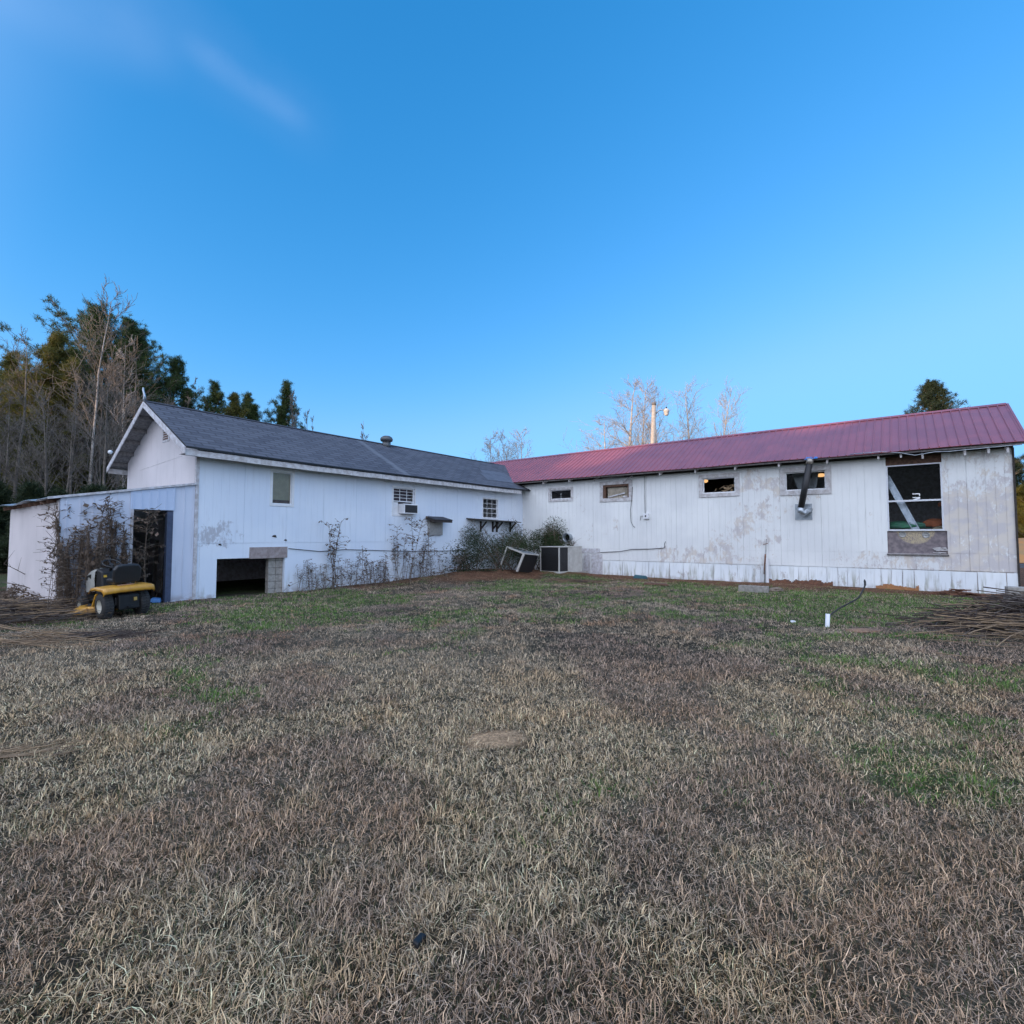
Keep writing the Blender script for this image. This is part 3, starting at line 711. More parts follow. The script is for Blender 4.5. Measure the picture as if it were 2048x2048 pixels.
# bracketed shelf under the small-paned window
sy0 = Lw(941, 1040, .25)[0]; sy1 = Lw(1034, 1044, .25)[0]; sz = Lw(985, 1040, .25)[1]; print('shelf', sy0, sy1, sz)
s = MB(); s.hexa([(0.005,sy0,sz+.02),(.50,sy0,sz-.03),(.50,sy1,sz-.09),(0.005,sy1,sz-.04),(0.005,sy0,sz+.055),(.50,sy0,sz+.005),(.50,sy1,sz-.055),(0.005,sy1,sz-.005)])
sh = s.build('wall_shelf', MAT['dark_wood'], LB)
for px_ in (962, 986, 994, 1021):
    y_ = Lw(px_, 1050, .05)[0]; s = MB(); s.box(.005, y_-.03, sz-.52, .07, y_+.03, sz-.06); s.bar((.04, y_, sz-.40), (.36, y_, sz-.09), .05, .06); s.build('bracket', MAT['dark_wood'], sh)
# block pier and stained header at the low opening
s = MB()
for k in range(7):
    s.box(-.30, gar[1]-.42, -.1+k*.2+.004, -.13, gar[1]-.215, .1+k*.2-.004); s.box(-.30, gar[1]-.205, -.1+k*.2+.004, -.125, gar[1]-.002, .1+k*.2-.004)
s.build('block_pier', MAT['concrete'], LB, bevel=.006)
hd = rectL(499, 1094, 574, 1117); s = MB(); s.fbox(fL, hd[0], hd[1], .002, .016, hd[2]+.01, hd[3]); s.build('stained_board', simple('stained_board', (.36,.31,.30), .8, scale=7, c2=(.24,.19,.18)), LB)
for pu, pz, k in ((549, 1072, .75), (571, 1080, .5), (440, 1089, .5)):
    s = MB(); y_, z_ = Lw(pu, pz); s.add([(.006, y_-.12*k, z_-.02*k), (.03, y_-.02*k, z_+.02*k), (.03, y_+.07*k, z_-.06*k), (.008, y_+.05*k, z_+.04*k), (.008, y_-.04*k, z_+.04*k)], [(0,1,2),(1,2,3),(1,3,4),(0,1,4)])
    s.build('torn_flap', MAT['dark_wood'], LB)
# ================================================================== lean-to shed on the gable end
SHD = empty('lean_to_shed', HOUSE_LOC, TH, 'low white sheet metal shed with dark open doorway against the gable', 'shed')
dr = (Lw(262, 1100)[0], Lw(344, 1100)[0], -.2, Lw(305, 1018)[1]); print('door', dr)
ZT0, ZT1 = 2.96, Lw(128, 994)[1]; print('shed z', ZT1)
stz = lambda y: ZT1 + (ZT0-ZT1)*(y-yF)/(yE-yF)
def fS(u, z, d):
    top = stz(u); zz = z if z < dr[3]+.001 else dr[3] + (z-dr[3])/(ZT0-dr[3])*(top-dr[3]); return (d, u, zz)
sg = grooves(yF+.1, yE, .23, .02, .03, 5)
def depS(u, z):
    if inhole(u, z, [dr]): return None
    if any(abs(u-q) < .012 for q in sg): return .014
    return 0.0
zsh = [-.3, .5, 1.2, 1.8, dr[3], ZT0]
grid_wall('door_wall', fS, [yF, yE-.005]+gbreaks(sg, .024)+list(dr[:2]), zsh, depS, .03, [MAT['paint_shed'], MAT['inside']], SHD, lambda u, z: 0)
s = MB(); s.fbox(fS, dr[0]-.05, dr[1]+.02, .02, .032, dr[3]-.02, ZT0-.03)
for k in range(6): uu = dr[0]+(dr[1]-dr[0])*k/5; s.fbox(fS, uu-.012, uu+.012, .032, .045, dr[3]-.02, ZT0-.03)
s.build('blue_tinted_panel', MAT['paint_shed_blue'], SHD)
s = MB(); s.fbox(fL, dr[1]-.13, dr[1]-.0, -.12, .015, -.1, dr[3]-.04); s.build('door_jamb', simple('blue_jamb', (.06,.08,.14), .7, scale=8), SHD)
s = MB(); s.fbox(fL, dr[0]-.03, dr[0]+.02, -.06, .03, -.1, dr[3]); s.build('door_post', MAT['trim'], SHD)
# corrugated end wall
SW = 5.35; mb = MB(); W = []; n_ = int(SW/.115*4)
prev = None
for i in range(n_+1):
    x = -SW*i/n_; dd_ = .020*math.cos(i*math.pi/2)
    zt = ZT1-.06 + .03*math.sin(x*1.3)
    if prev:
        mb.add([(prev[0], yF-prev[1], -.4), (x, yF-dd_, -.4), (x, yF-dd_, zt), (prev[0], yF-prev[1], prev[2])], [(0,1,2,3)], 0, [[(prev[0],0),(x,0),(x,zt),(prev[0],prev[2])]], smooth=False); W.append(0)
    prev = (x, dd_, zt)
mb.build('corrugated_wall', [MAT['paint_gable']], SHD, wear=W)
s = MB(); s.box(-SW, yF, -.3, -SW+.05, yE, ZT1); s.build('back_wall', MAT['trim'], SHD)
s = MB(); mb = MB(); nn = 60
for i in range(nn):
    x0 = .05-(SW+.55)*i/nn; x1 = .05-(SW+.55)*(i+1)/nn; w0 = .012*(i % 2); w1_ = .012*((i+1) % 2); lf = lambda x: .03*math.sin(x*2.1)*(x < -1)
    ov = .22
    for (xa, xb, wa_, wb_) in ((x0, x1, w0, w1_),):
        a_ = (xa, yE-.0, ZT0+.03+wa_); b_ = (xb, yE-.0, ZT0+.03+wb_); c_ = (xb, yF-ov, ZT1-.03+wb_+lf(xb)); d_ = (xa, yF-ov, ZT1-.03+wa_+lf(xa))
        mb.add([a_, b_, c_, d_], [(0,1,2,3)]); mb.add([tuple(Vector(q)-Vector((0,0,.012))) for q in (a_, b_, c_, d_)], [(0,1,2,3)])
        mb.add([d_, c_, tuple(Vector(c_)-Vector((0,0,.012))), tuple(Vector(d_)-Vector((0,0,.012)))], [(0,1,2,3)])
SR = mb.build('sheet_roof', MAT['galv'], SHD)
s = MB(); s.bar((.045, yE, ZT0+.02), (.045, yF-.22, ZT1-.035), .05, .05); s.build('rake_trim', MAT['trim'], SR)
s = MB()
for i in range(9): x = -.3-i*.62; s.bar((x, yE-.1, ZT0-.03), (x, yF-.17, ZT1-.10), .045, .09)
s.build('rafter', MAT['brown_wood'], SR)
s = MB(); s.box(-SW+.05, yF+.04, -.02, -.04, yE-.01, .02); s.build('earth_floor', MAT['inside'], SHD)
s = MB()
for k in range(5): x = -1.2; y_ = dr[0]+.3+k*.22; s.bar((x-.3, y_, .0), (x-.9, y_+.25, 1.5), .09, .02)
s.build('leaning_board', MAT['dark_wood'], SHD)

# ================================================================== building with the red metal roof
RB = empty('red_roofed_building', HOUSE_LOC, TH, 'long low white building with ribbed maroon metal roof and peeling panel siding', 'building')
r1 = rectR(1101, 980, 1142, 998); r2 = rectR(1206, 969, 1258, 996); r3 = rectR(1405, 955, 1471, 986); r4 = rectR(1570, 943, 1652, 980); rbg = rectR(1771, 928, 1889, 1062)
print('right', r1, r2, r3, r4, rbg)
EZR = 4.15; XL_ = -6.5; SKZ = .62
panel = (rbg[0]-.02, rbg[1]+.06, Rw(1780, 1107)[1], rbg[2]); hdr = (rbg[0], rbg[1], rbg[3], EZR+.02)
holes2 = [r1, r2, r3, r4, rbg, panel, hdr]
sm = [1.22*k+.15 for k in range(0, 15)]
gs2 = []
for k in range(-1, 15):
    b0 = 1.22*k+.15
    gs2 += [b0+q for q in (.203, .406, .61, .813, 1.016)]
HS = Rw(1360, 1099)[1]
def depR(u, z):
    if inhole(u, z, holes2): return None
    if SKZ-.028 < z < SKZ: return -.045
    if any(abs(u-q) < .0075 for q in sm): return -.016
    if abs(z-HS) < .009 and not (6.3 < u < 9.8): return -.012
    if any(abs(u-q) < .0060 for q in gs2): return -.008
    return .0
rr_ = random.Random(4); pw = {k: rr_.choice([-.6, -.3, 0, .2, .5]) for k in range(-2, 20)}
def wearR(u, z):
    k = int((u-.15)//1.22); w = pw[k]*.6
    if u > rbg[1]: w = .95 - .55*sst(2.4, 3.6, z)
    elif z < 1.3: w = max(w, float(.6*sst(rbg[0]-2.2, rbg[0]-.6, u)*sst(1.5, .9, z)))
    w += .62*float(sst(6.0, 7.0, u)*sst(10.2, 9.2, u)*sst(2.1, 1.0, z))
    if u < 1.0: w += .3
    w += .55*float(sst(.55, .75, fbm(u, z*2.2, 1.1, 77, 3)))*float(sst(1.0, 1.3, z))*(u > 3.5)
    return float(w)
us = [-.01, xA]+gbreaks(sm, .015)+gbreaks(gs2, .012)+[q for h_ in holes2 for q in h_[:2]]
us = [u for u in us if -.011 <= u <= xA]
zs = [-.35, SKZ-.028, SKZ, .95, 1.15, 1.3, 1.5, 1.7, 1.9, 2.1, 2.3, 2.5, 2.7, 2.9, 3.1, 3.3, 3.6, HS-.009, HS+.009, EZR+.05]+[q for h_ in holes2 for q in h_[2:]]
grid_wall('panel_wall', fR, us, zs, depR, .13, [MAT['paint_right'], MAT['inside']], RB, wearR)
# skirt boards, a little proud of the wall and leaning
skx = Rw(1207, 1119)[0]
s = MB(); W = []; u = skx; r5 = random.Random(9)
while u < xA+.02:
    wv = r5.choice([.26,.28,.30,.31]); w_ = min(wv, xA+.03-u); g_ = r5.choice([.004,.006,.012,.02]); tl = r5.uniform(.03, .06); zt = SKZ-.022+.003*math.sin(u*1.1)+r5.uniform(-.004,.004); zb = -.18
    lean = r5.uniform(-.012, .012)
    cs = [(u+lean, -tl-.012, zb), (u+w_-g_+lean, -tl-.012, zb), (u+w_-g_+lean, -tl, zb), (u+lean, -tl, zb), (u, -.016, zt), (u+w_-g_, -.016, zt), (u+w_-g_, -.004, zt), (u, -.004, zt)]
    s.add(cs, [(0,1,5,4)], 0, [[(u,0-.1),(u+w_,-.1),(u+w_,zt),(u,zt)]]); s.add(cs, [(4,5,6,7),(1,2,6,5),(3,0,4,7)], 0); W += [r5.uniform(-.6,.6)]+[0]*3
    u += wv
s.build('skirt_boards', MAT['paint_skirt'], RB, wear=W)
# lower panels left of the skirt, near the condenser
s = MB(); W = []
for (a, b_, c_, d_) in ((1163, 1097, 1200, 1104), (1168, 1108, 1181, 1143), (1183, 1108, 1205, 1152)):
    q = rectR(a, b_, c_, d_); s.fbox(fR, q[0], q[1], .004, .018, q[2]-.05, q[3]); W += [.5]*6
s.build('patch_panel', MAT['trim'], RB)
# exposed rusty and clay coloured lower edges
for (a, b_, zt, mt, nm) in ((1537, 1667, .12, MAT['rust'], 'rust_stained_edge'), (1752, 1838, .11, simple('clay_stain', (.42,.20,.08), .9, scale=10, c2=(.28,.13,.06)), 'clay_stained_edge')):
    x0, x1 = Rw(a, 1170)[0], Rw(b_, 1180)[0]; s = MB(); u = x0; k = 0
    while u < x1:
        z_ = zt*(.35+1.0*vn(u*3, 0, .35, 3)+.3*vn(u*3, 0, .09, 5)) ; s.box(u, -.118, -.15, min(u+.045, x1), -.100, float(z_)); u += .045
    s.build(nm, mt, RB)
# other walls, floor, ceiling
s = MB(); s.box(xA-.1, .01, -.3, xA, 5.3, 4.15); s.box(XL_, 5.2, -.3, xA-.1, 5.3, 4.22); s.box(XL_, .3, -.3, XL_+.1, 5.2, 4.22)
s.add([(xA-.02,.0,4.15),(xA-.02,5.3,4.15),(xA-.02,2.65,5.72)], [(0,1,2)]); s.add([(XL_,.0,4.15),(XL_,5.3,4.15),(XL_,2.65,5.72)], [(0,1,2)])
s.build('outer_walls', MAT['trim'], RB)
s = MB(); s.box(XL_+.1, .14, .60, xA-.11, 5.19, .68); s.box(XL_+.1, .03, 4.225, xA-.11, 5.29, 4.26); s.box(5.2, .14, .68, 5.28, 5.19, 4.16); s.box(10.6, .14, .68, 10.7, 5.19, 4.16); s.build('floor_and_ceiling', MAT['inside'], RB)
s = MB(); s.box(xA-.03, -.035, -.05, xA+.015, .0, 4.1); s.build('corner_board', MAT['dark_wood'], RB)
# ribbed metal roof
ey, rz0, ry, rz1 = -.47, 4.20, 2.66, 5.86
m, N, L, b = M('maroon_roof_metal'); tcn = N.new('ShaderNodeTexCoord'); v = tcn.outputs['Object']
f = nz(N, L, v, 1.1, 5, .6, .4); f2 = nz(N, L, v, 2.5, 4, .6, 0, (8, .5, .5))
cc = mix(N, L, rmp(N, L, f, .35, .65), (.315,.088,.096), (.25,.074,.085)); cc = mix(N, L, rmp(N, L, f2, .5, .75, 0, .3), cc, (.26,.14,.15))
L.new(cc, b.inputs['Base Color']); setp(b, Roughness=.36); b.inputs['Coat Weight'].default_value = .45; b.inputs['Coat Roughness'].default_value = .35; MAT['redroof'] = m
mb = MB(); XR = xA+.22; pitch = .2286; prof = [(0, 0), (.178, 0), (.190, .030), (.206, .030)]
xs2 = []; x = XL_
while x < XR:
    for (o, h_) in prof:
        if x+o < XR: xs2.append((x+o, h_))
    x += pitch
xs2.append((XR, 0))
nrm = Vector((0, -(rz1-rz0), ry-ey)).normalized()
for side in (1, -1):
    for (a, b_) in zip(xs2[:-1], xs2[1:]):
        f_ = lambda q, s_: ((q[0], ry-(ry-ey)*s_*side, rz1-(rz1-rz0)*s_ + q[1]*1.05 + .012*math.sin(q[0]*1.3)*s_))
        for s0, s1 in ((0, .5), (.5, 1)):
            mb.add([f_(a, s1), f_(b_, s1), f_(b_, s0), f_(a, s0)], [(0,1,2,3) if side > 0 else (3,2,1,0)])
        if side > 0: p0, p1 = f_(a, 1), f_(b_, 1); mb.add([p0, p1, (p1[0],p1[1]+.004,p1[2]-.012-b_[1]), (p0[0],p0[1]+.004,p0[2]-.012-a[1])], [(0,1,2,3)])
RR = mb.build('metal_roof', MAT['redroof'], RB)
s = MB(); s.add([(XL_,ry-.15,rz1-.055),(XR,ry-.15,rz1-.055),(XR,ry,rz1+.035),(XL_,ry,rz1+.035),(XL_,ry+.15,rz1-.055),(XR,ry+.15,rz1-.055)], [(0,1,2,3),(3,2,5,4)]); s.build('ridge_cap', MAT['redroof'], RR)
s = MB(); s.bar((XR+.005, ey, rz0+.0), (XR+.005, ry, rz1+.0), .02, .10, up=(1,0,0)); s.bar((XR+.005, ry, rz1), (XR+.005, 2*ry-ey, rz0), .02, .10, up=(1,0,0)); s.build('rake_trim', MAT['redroof'], RR)
# dark deck under the roof, rafter tails, loose wood
s = MB(); s.hexa([(-.45,ey+.06,rz0-.075),(XR-.03,ey+.06,rz0-.075),(XR-.03,ry,rz1-.075),(-.45,ry,rz1-.075),(-.45,ey+.06,rz0-.03),(XR-.03,ey+.06,rz0-.03),(XR-.03,ry,rz1-.03),(-.45,ry,rz1-.03)]); s.build('roof_deck', MAT['grey_wood'], RR)
s = MB(); s.box(.0, -.035, EZR-.06, xA, .02, EZR+.12); s.build('frieze_board', MAT['dark_wood'], RB)
for px_, py_ in ((1090,966),(1141,962),(1322,948),(1393,943),(1472,937),(1559,931),(1655,924),(1757,915),(1802,912),(1845,914),(1929,907),(1976,903),(2014,901)):
    x_, z_ = Rw(px_, py_, .2); s = MB(); sl = (rz1-rz0)/(ry-ey)
    s.hexa([(x_-.025,-.36,z_-.07),(x_+.025,-.36,z_-.07),(x_+.025,-.03,z_+.06),(x_-.025,-.03,z_+.06),(x_-.025,-.36,z_+.05),(x_+.025,-.36,z_+.05),(x_+.025,-.03,z_+.22),(x_-.025,-.03,z_+.22)])
    s.build('rafter_tail', MAT['trim_worn'], RB)
for (p, q, w_) in (((1188,962),(1200,952),.07), ((1247,966),(1264,951),.10), ((1205,958),(1246,952),.04)):
    a, b_ = Rw(*p, .3), Rw(*q, .3); s = MB(); s.bar((a[0],-.33,a[1]), (b_[0],-.24,b_[1]), w_, w_*.5); s.build('loose_board', MAT['grey_wood'], RB)
s = MB(); pts = []
for px_, py_ in ((1700,908),(1760,903),(1800,905),(1830,910),(1870,903),(1900,902),(1960,896),(2044,888)):
    q = Rw(px_, py_, .45); pts.append((q[0], -.45, q[1]-.01))
s.tube(pts, .014, 5); s.build('sagging_drip_edge', MAT['galv'], RB)

# small high windows
def hi_win(rc_, cas, cm, fr): return window(RB, fR, rc_, cas, cm, .035, 'single', fr, glassy=False)
a = hi_win(r1, .11, 'trim_worn', .03)
p = MB(); u0,u1,z0,z1 = r1; p.add([fR(u0,z0,-.06), fR(u1,z0,-.06), fR(u1,z1,-.06), fR(u0,z1,-.06)], [(0,1,2,3)]); p.build('pane', MAT['glass'], a)
p = MB(); xm = u0+(u1-u0)*.42; p.fbox(fR, xm-.03, xm+.10, -.16, -.10, z0+.01, z0+.06); p.fbox(fR, xm+.02, xm+.07, -.16, -.11, z0+.06, z0+.2); p.fbox(fR, xm-.02, xm+.09, -.16, -.11, z0+.2, z0+.26); p.build('jar_on_sill', MAT['grey_metal'], a)
a = window(RB, fR, r2, .15, 'trim_worn', .03, 'single', 0, glassy=False)
u0,u1,z0,z1 = r2
p = MB(); p.fbox(fR, u0, u0+.12, -.09, .0, z0, z1); p.fbox(fR, u1-.06, u1, -.09, .0, z0, z1); p.fbox(fR, u0+.12, u1-.06, -.09, .0, z1-.09, z1); p.build('inner_frame', MAT['brown_wood'], a)
p = MB(); nn = 14
for k in range(nn):
    ua, ub = u0+.17+(u1-u0-.27)*k/nn, u0+.17+(u1-u0-.27)*(k+1)/nn; p.add([fR(ua,z0,-.10-.02*(k%2)), fR(ub,z0,-.10-.02*((k+1)%2)), fR(ub,z1-.11,-.10-.02*((k+1)%2)), fR(ua,z1-.11,-.10-.02*(k%2))], [(0,1,2,3)])
p.build('curtain', simple('beige_curtain', (.40,.35,.28), .9, scale=6), a)
p = MB(); p.bar(fR(u0+.2,z0+.06,-.06), fR(u1-.2,z0+.2,-.06), .02, .05); p.bar(fR(u1-.3,z0+.05,-.06), fR(u1-.1,z0+.05,-.06), .02, .05); p.build('bent_slat', MAT['trim'], a)
a = hi_win(r3, .14, 'trim_worn', .04)
p = MB(); u0,u1,z0,z1 = r3; rr = random.Random(2)
for k in range(16):
    c_ = Vector(fR(u0+(u1-u0)*(.62+rr.uniform(-.22,.30)), z0+.06+rr.uniform(0,.22), -.25-rr.uniform(0,.1))); q = [c_+Vector((rr.uniform(-.16,.16), rr.uniform(-.05,.05), rr.uniform(-.10,.10))) for _ in range(3)]; p.add(q, [(0,1,2)])
p.build('crumpled_paper', simple('crumpled_paper', (.42,.29,.17), .9, scale=9), a)
MAT['bulb'], N, L, b = M('lit_bulb'); setp(b, Base_Color=(.6,.45,.3,1)); b.inputs['Emission Color'].default_value = (1,.55,.22,1); b.inputs['Emission Strength'].default_value = 0.55
def bulb(px_, py_, dep_, r=.11):
    x_, z_ = Rw(px_, py_, -dep_); o = empty('ceiling_lamp', HOUSE_LOC+R_*x_+B_*dep_+Vector((0,0,z_)), TH)
    s = MB(); s.lathe([(0,-.07),(r*.6,-.06),(r,-.02),(r*1.05,.03),(r*.4,.05)], 16); s.build('shade', MAT['bulb'], o); s = MB(); s.tube([(0,0,.05),(0,0,max(.1,4.16-z_))], .012, 5); s.build('stem', MAT['black'], o); return o
bulb(1411, 962, .8, .09)['label'] = 'lit ceiling lamp seen in the high window with crumpled brown paper'
o = bulb(1642, 950, .8, .14); o['label'] = 'wider lit ceiling lamp seen in the high window behind the black flue pipe'
for o in [q for q in COL.objects if q.name.startswith('ceiling_lamp')]: o['category'] = 'lamp'; o['group'] = 'lamps lit inside'
a = hi_win(r4, .16, 'trim_worn', .035)
p = MB(); u0,u1,z0,z1 = r4; p.add([fR(u0,z0,-.06), fR(u1,z0,-.06), fR(u1,z1,-.06), fR(u0,z1,-.06)], [(0,1,2,3)]); p.build('pane', MAT['glass'], a)
p = MB(); p.add([fR(u0+.35,z0,-.5), fR(u0+.85,z0,-.5), fR(u0+.95,z1,-.5), fR(u0+.12,z1,-.5)], [(0,1,2,3)]); p.add([fR(u1-.65,z0,-.5), fR(u1-.42,z0,-.5), fR(u1-.3,z1,-.5), fR(u1-.55,z1,-.5)], [(0,1,2,3)]); p.build('reflection_panel', simple('pale_reflection', (.30,.32,.33), .8), a)  # pale panels standing in for the sky's reflection in this window

# big window with a number sticker
MAT['alu'] = simple('pale_aluminium', (.66,.68,.72), .4, .1, var=.1)
u0,u1,z0,z1 = rbg; zm = Rw(1830, 1001)[1]; s = MB(); t_ = .045
s.fbox(fR, u0, u0+t_, -.09, .005, z0, z1); s.fbox(fR, u1-t_, u1, -.09, .005, z0, z1); s.fbox(fR, u0+t_, u1-t_, -.09, .004, z1-t_*.8, z1); s.fbox(fR, u0+t_, u1-t_, -.09, .012, z0, z0+t_*1.2); s.fbox(fR, u0+t_, u1-t_, -.07, .0, zm-t_*.6, zm+t_*.6)
bw_ = s.build('large_window', MAT['alu'], RB, bevel=.003)
s = MB(); s.add([fR(u0,zm,-.05), fR(u1,zm,-.05), fR(u1,z1,-.05), fR(u0,z1,-.05)], [(0,1,2,3)]); s.build('upper_pane', MAT['glass'], bw_)
s = MB(); s.add([fR(u0,z0,-.035), fR(u1,z0,-.035), fR(u1,zm,-.035), fR(u0,zm,-.035)], [(0,1,2,3)]); s.build('lower_pane', MAT['glass'], bw_)
# sticker: sideways characters cut off by the middle rail
sx0, sz1 = Rw(1824.5, 987, -.04); sx1, sz0 = Rw(1840.5, 1000, -.04); wdt, hh = sx1-sx0, sz1-sz0; s = MB(); d_ = -.046
def sq(pts): s.prism(pts, .003, M=Matrix(((1,0,0,0),(0,0,1,.046),(0,1,0,0),(0,0,0,1))))
g1 = lambda a, b_: (sx0+wdt*a, sz0+hh*b_)
sq([g1(0,.86), g1(1,.86), g1(1,1.0), g1(0,1.0)]); sq([g1(.86,.58), g1(1,.58), g1(1,.86), g1(.86,.86)])
sq([g1(0,.34), g1(1,.34), g1(1,.46), g1(0,.46)]); sq([g1(.0,-.02), g1(.18,-.02), g1(1,.22), g1(1,.34), g1(.72,.34), g1(.0,.10)]); sq([g1(.3,-.02), g1(1,-.02), g1(1,.09), g1(.55,.09)])
MAT['sticker'] = simple('white_sticker', (.8,.8,.8), .5, var=.05, bmp=0); s.build('number_sticker', MAT['sticker'], bw_)
s = MB(); s.fbox(fR, hdr[0]-.05, hdr[1]+.02, -.13, -.09, hdr[2]-.02, hdr[3]+.05); s.build('bare_header', MAT['brown_wood'], RB)
# bare board under the window with the ghost of a round ornament
u0,u1,z0,z1 = panel
m, N, L, b = M('ornament_board'); uv = N.new('ShaderNodeUVMap'); v = uv.outputs[0]
vm = N.new('ShaderNodeVectorMath'); vm.operation = 'DISTANCE'; L.new(v, vm.inputs[0]); vm.inputs[1].default_value = ((u0+u1)/2-.02, z1+.08, 0)
ring = mth(N, L, 'MULTIPLY', rmp(N, L, vm.outputs['Value'], .50, .44), 1.0); nn_ = nz(N, L, v, 16, 6, .7, 1.6)
cc = mix(N, L, rmp(N, L, nz(N, L, v, 8, 6), .35, .65), (.24,.20,.205), (.14,.12,.13)); cc = mix(N, L, mth(N, L, 'MULTIPLY', ring, rmp(N, L, nn_, .36, .56)), cc, (.46,.38,.25)); L.new(cc, b.inputs['Base Color']); setp(b, Roughness=.85); bump(N, L, b, nn_, .4, .006)
s = MB(); s.add([fR(u0,z0,-.045), fR(u1,z0,-.045), fR(u1,z1,-.045), fR(u0,z1,-.045)], [(0,1,2,3)], 0, [[(u0,z0),(u1,z0),(u1,z1),(u0,z1)]]); ob = s.build('bare_board', m, RB)
def disc(nm, px_, py_, r, mt, d0=-.044):
    x_, z_ = Rw(px_, py_, 0); Mx = Matrix.Translation((x_, -d0, z_)) @ Matrix.Rotation(math.pi/2, 4, 'X')
    s = MB(); s.lathe([(r,0),(r,.006),(r*.8,.014),(r*.78,.006),(r*.3,.004),(0,.004)], 20, Mx); s.bar((x_-r*.75,-d0-.012,z_), (x_+r*.75,-d0-.012,z_), .012, .014); return s.build(nm, mt, ob)
disc('round_knob', 1805, 1069, .095, MAT['grey_metal']); disc('round_knob', 1852, 1070, .095, MAT['grey_metal'])
s = MB(); s.fbox(fR, u0-.02, u1+.02, -.05, .05, z0-.05, z0-.005); s.build('rotten_sill', MAT['grey_wood'], ob)
s = MB(); rr = random.Random(3)
for k in range(12): x_ = u1-.16+rr.uniform(-.1,.1); z_ = z0+.05+rr.uniform(0,.14); s.bar((x_-.09, .03-rr.uniform(0,.03), z_), (x_+.09, .03-rr.uniform(0,.03), z_+rr.uniform(-.05,.05)), .02, .02)
s.build('splintered_wood', MAT['trim_worn'], ob)
# things behind the big window
def blob(name, px_, py_, dep_, sx, sy, sz_, mt, label, cat, seed=1):
    x_, z_ = Rw(px_, py_, -dep_); o = empty(name, HOUSE_LOC+R_*x_+B_*dep_+Vector((0,0,z_)), TH)
    bm = bmesh.new(); bmesh.ops.create_icosphere(bm, subdivisions=4, radius=1)
    for v_ in bm.verts:
        c_ = v_.co; k = 1+.22*(float(vn(c_.x*2+seed*5, c_.y*2+c_.z*1.5, .6, seed))-.5)
        v_.co = Vector((c_.x*sx*k, c_.y*sy*k, max(-.5, c_.z)*sz_*k))
    me = bpy.data.meshes.new(name); bm.to_mesh(me); bm.free(); me.materials.append(mt)
    for p_ in me.polygons: p_.use_smooth = True
    q = bpy.data.objects.new('cover', me); COL.objects.link(q); q.parent = o; return tag(o, label, cat)
bt_ = MB(); 
blob('green_bag', 1812, 1052, .55, .62, .3, .16, simple('green_plastic', (.04,.30,.13), .5, scale=5, c2=(.08,.20,.16)), 'crumpled green plastic bag lying behind the large window', 'bag')
blob('orange_cushion', 1872, 1048, .5, .34, .25, .17, simple('orange_cloth', (.48,.13,.04), .8, scale=5), 'rounded orange cushion lying behind the large window', 'cushion', 2)
blob('tan_sack', 1884, 1060, .3, .24, .16, .13, simple('tan_cloth', (.40,.34,.22), .85, scale=5), 'tan sack at the foot of the large window pane', 'sack', 3)
blob('orange_glove', 1881, 1010, .3, .06, .04, .09, simple('orange_glove', (.50,.14,.05), .8, scale=5), 'small orange glove hanging high behind the lower large pane', 'glove', 4)
a_, b2 = Rw(1772, 953, -.45), Rw(1838, 1064, -.2)
o = empty('metal_channel', HOUSE_LOC+R_*b2[0]+B_*.25+Vector((0,0,b2[1])), TH, 'pale grey metal channel leaning diagonally behind the large window', 'beam')
s = MB(); A_ = Vector((a_[0]-b2[0], .25, a_[1]-b2[1])); s.bar((0,0,-.1), A_, .19, .02, up=(0,1,0)); s.bar(Vector((.085,-.03,-.1)), A_+Vector((.085,-.03,0)), .02, .06, up=(0,1,0)); s.bar(Vector((-.085,-.03,-.1)), A_+Vector((-.085,-.03,0)), .02, .06, up=(0,1,0)); s.build('channel', MAT['galv'], o)

# black flue pipe
b0 = Rw(1601, 1021, .30); b1 = Rw(1619, 926, .42)
Fb = Vector((b0[0], -.30, b0[1])); Ft = Vector((b1[0], -.42, b1[1]))
pl = rectR(1590, 1008, 1625, 1040); s = MB(); s.fbox(fR, pl[0], pl[1], .004, .014, pl[2], pl[3]); fp = s.build('flue_flashing', MAT['galv'], RB, bevel=.003)
s = MB(); s.tube([Fb, Ft], .098, 20); s.build('flue_pipe', MAT['plastic'], fp)
s = MB(); cx_ = Vector((b0[0]+.22, -.01, b0[1]+.03)); s.tube([cx_, cx_+Vector((-.05,-.14,-.03)), Fb+Vector((.06,.03,-.10)), Fb+Vector((0,0,-.04)), Fb+(Ft-Fb)*.06], [.105,.105,.108,.106,.104], 18); s.build('elbow', MAT['galv'], fp)
dv = (Ft-Fb).normalized(); s = MB(); s.tube([Ft-dv*.02, Ft+dv*.14], .104, 20); s.build('pipe_collar', simple('tan_collar', (.42,.38,.33), .4, .5), fp)
q = Rw(1622, 917, .5); s = MB(); s.add([(q[0]-.2,-.5,q[1]-.02),(q[0]+.2,-.52,q[1]-.01),(q[0]+.16,-.40,q[1]+.06),(q[0]-.15,-.42,q[1]+.07)], [(0,1,2,3)]); s.build('blue_tape', simple('blue_tape', (.06,.20,.55), .5), RR)
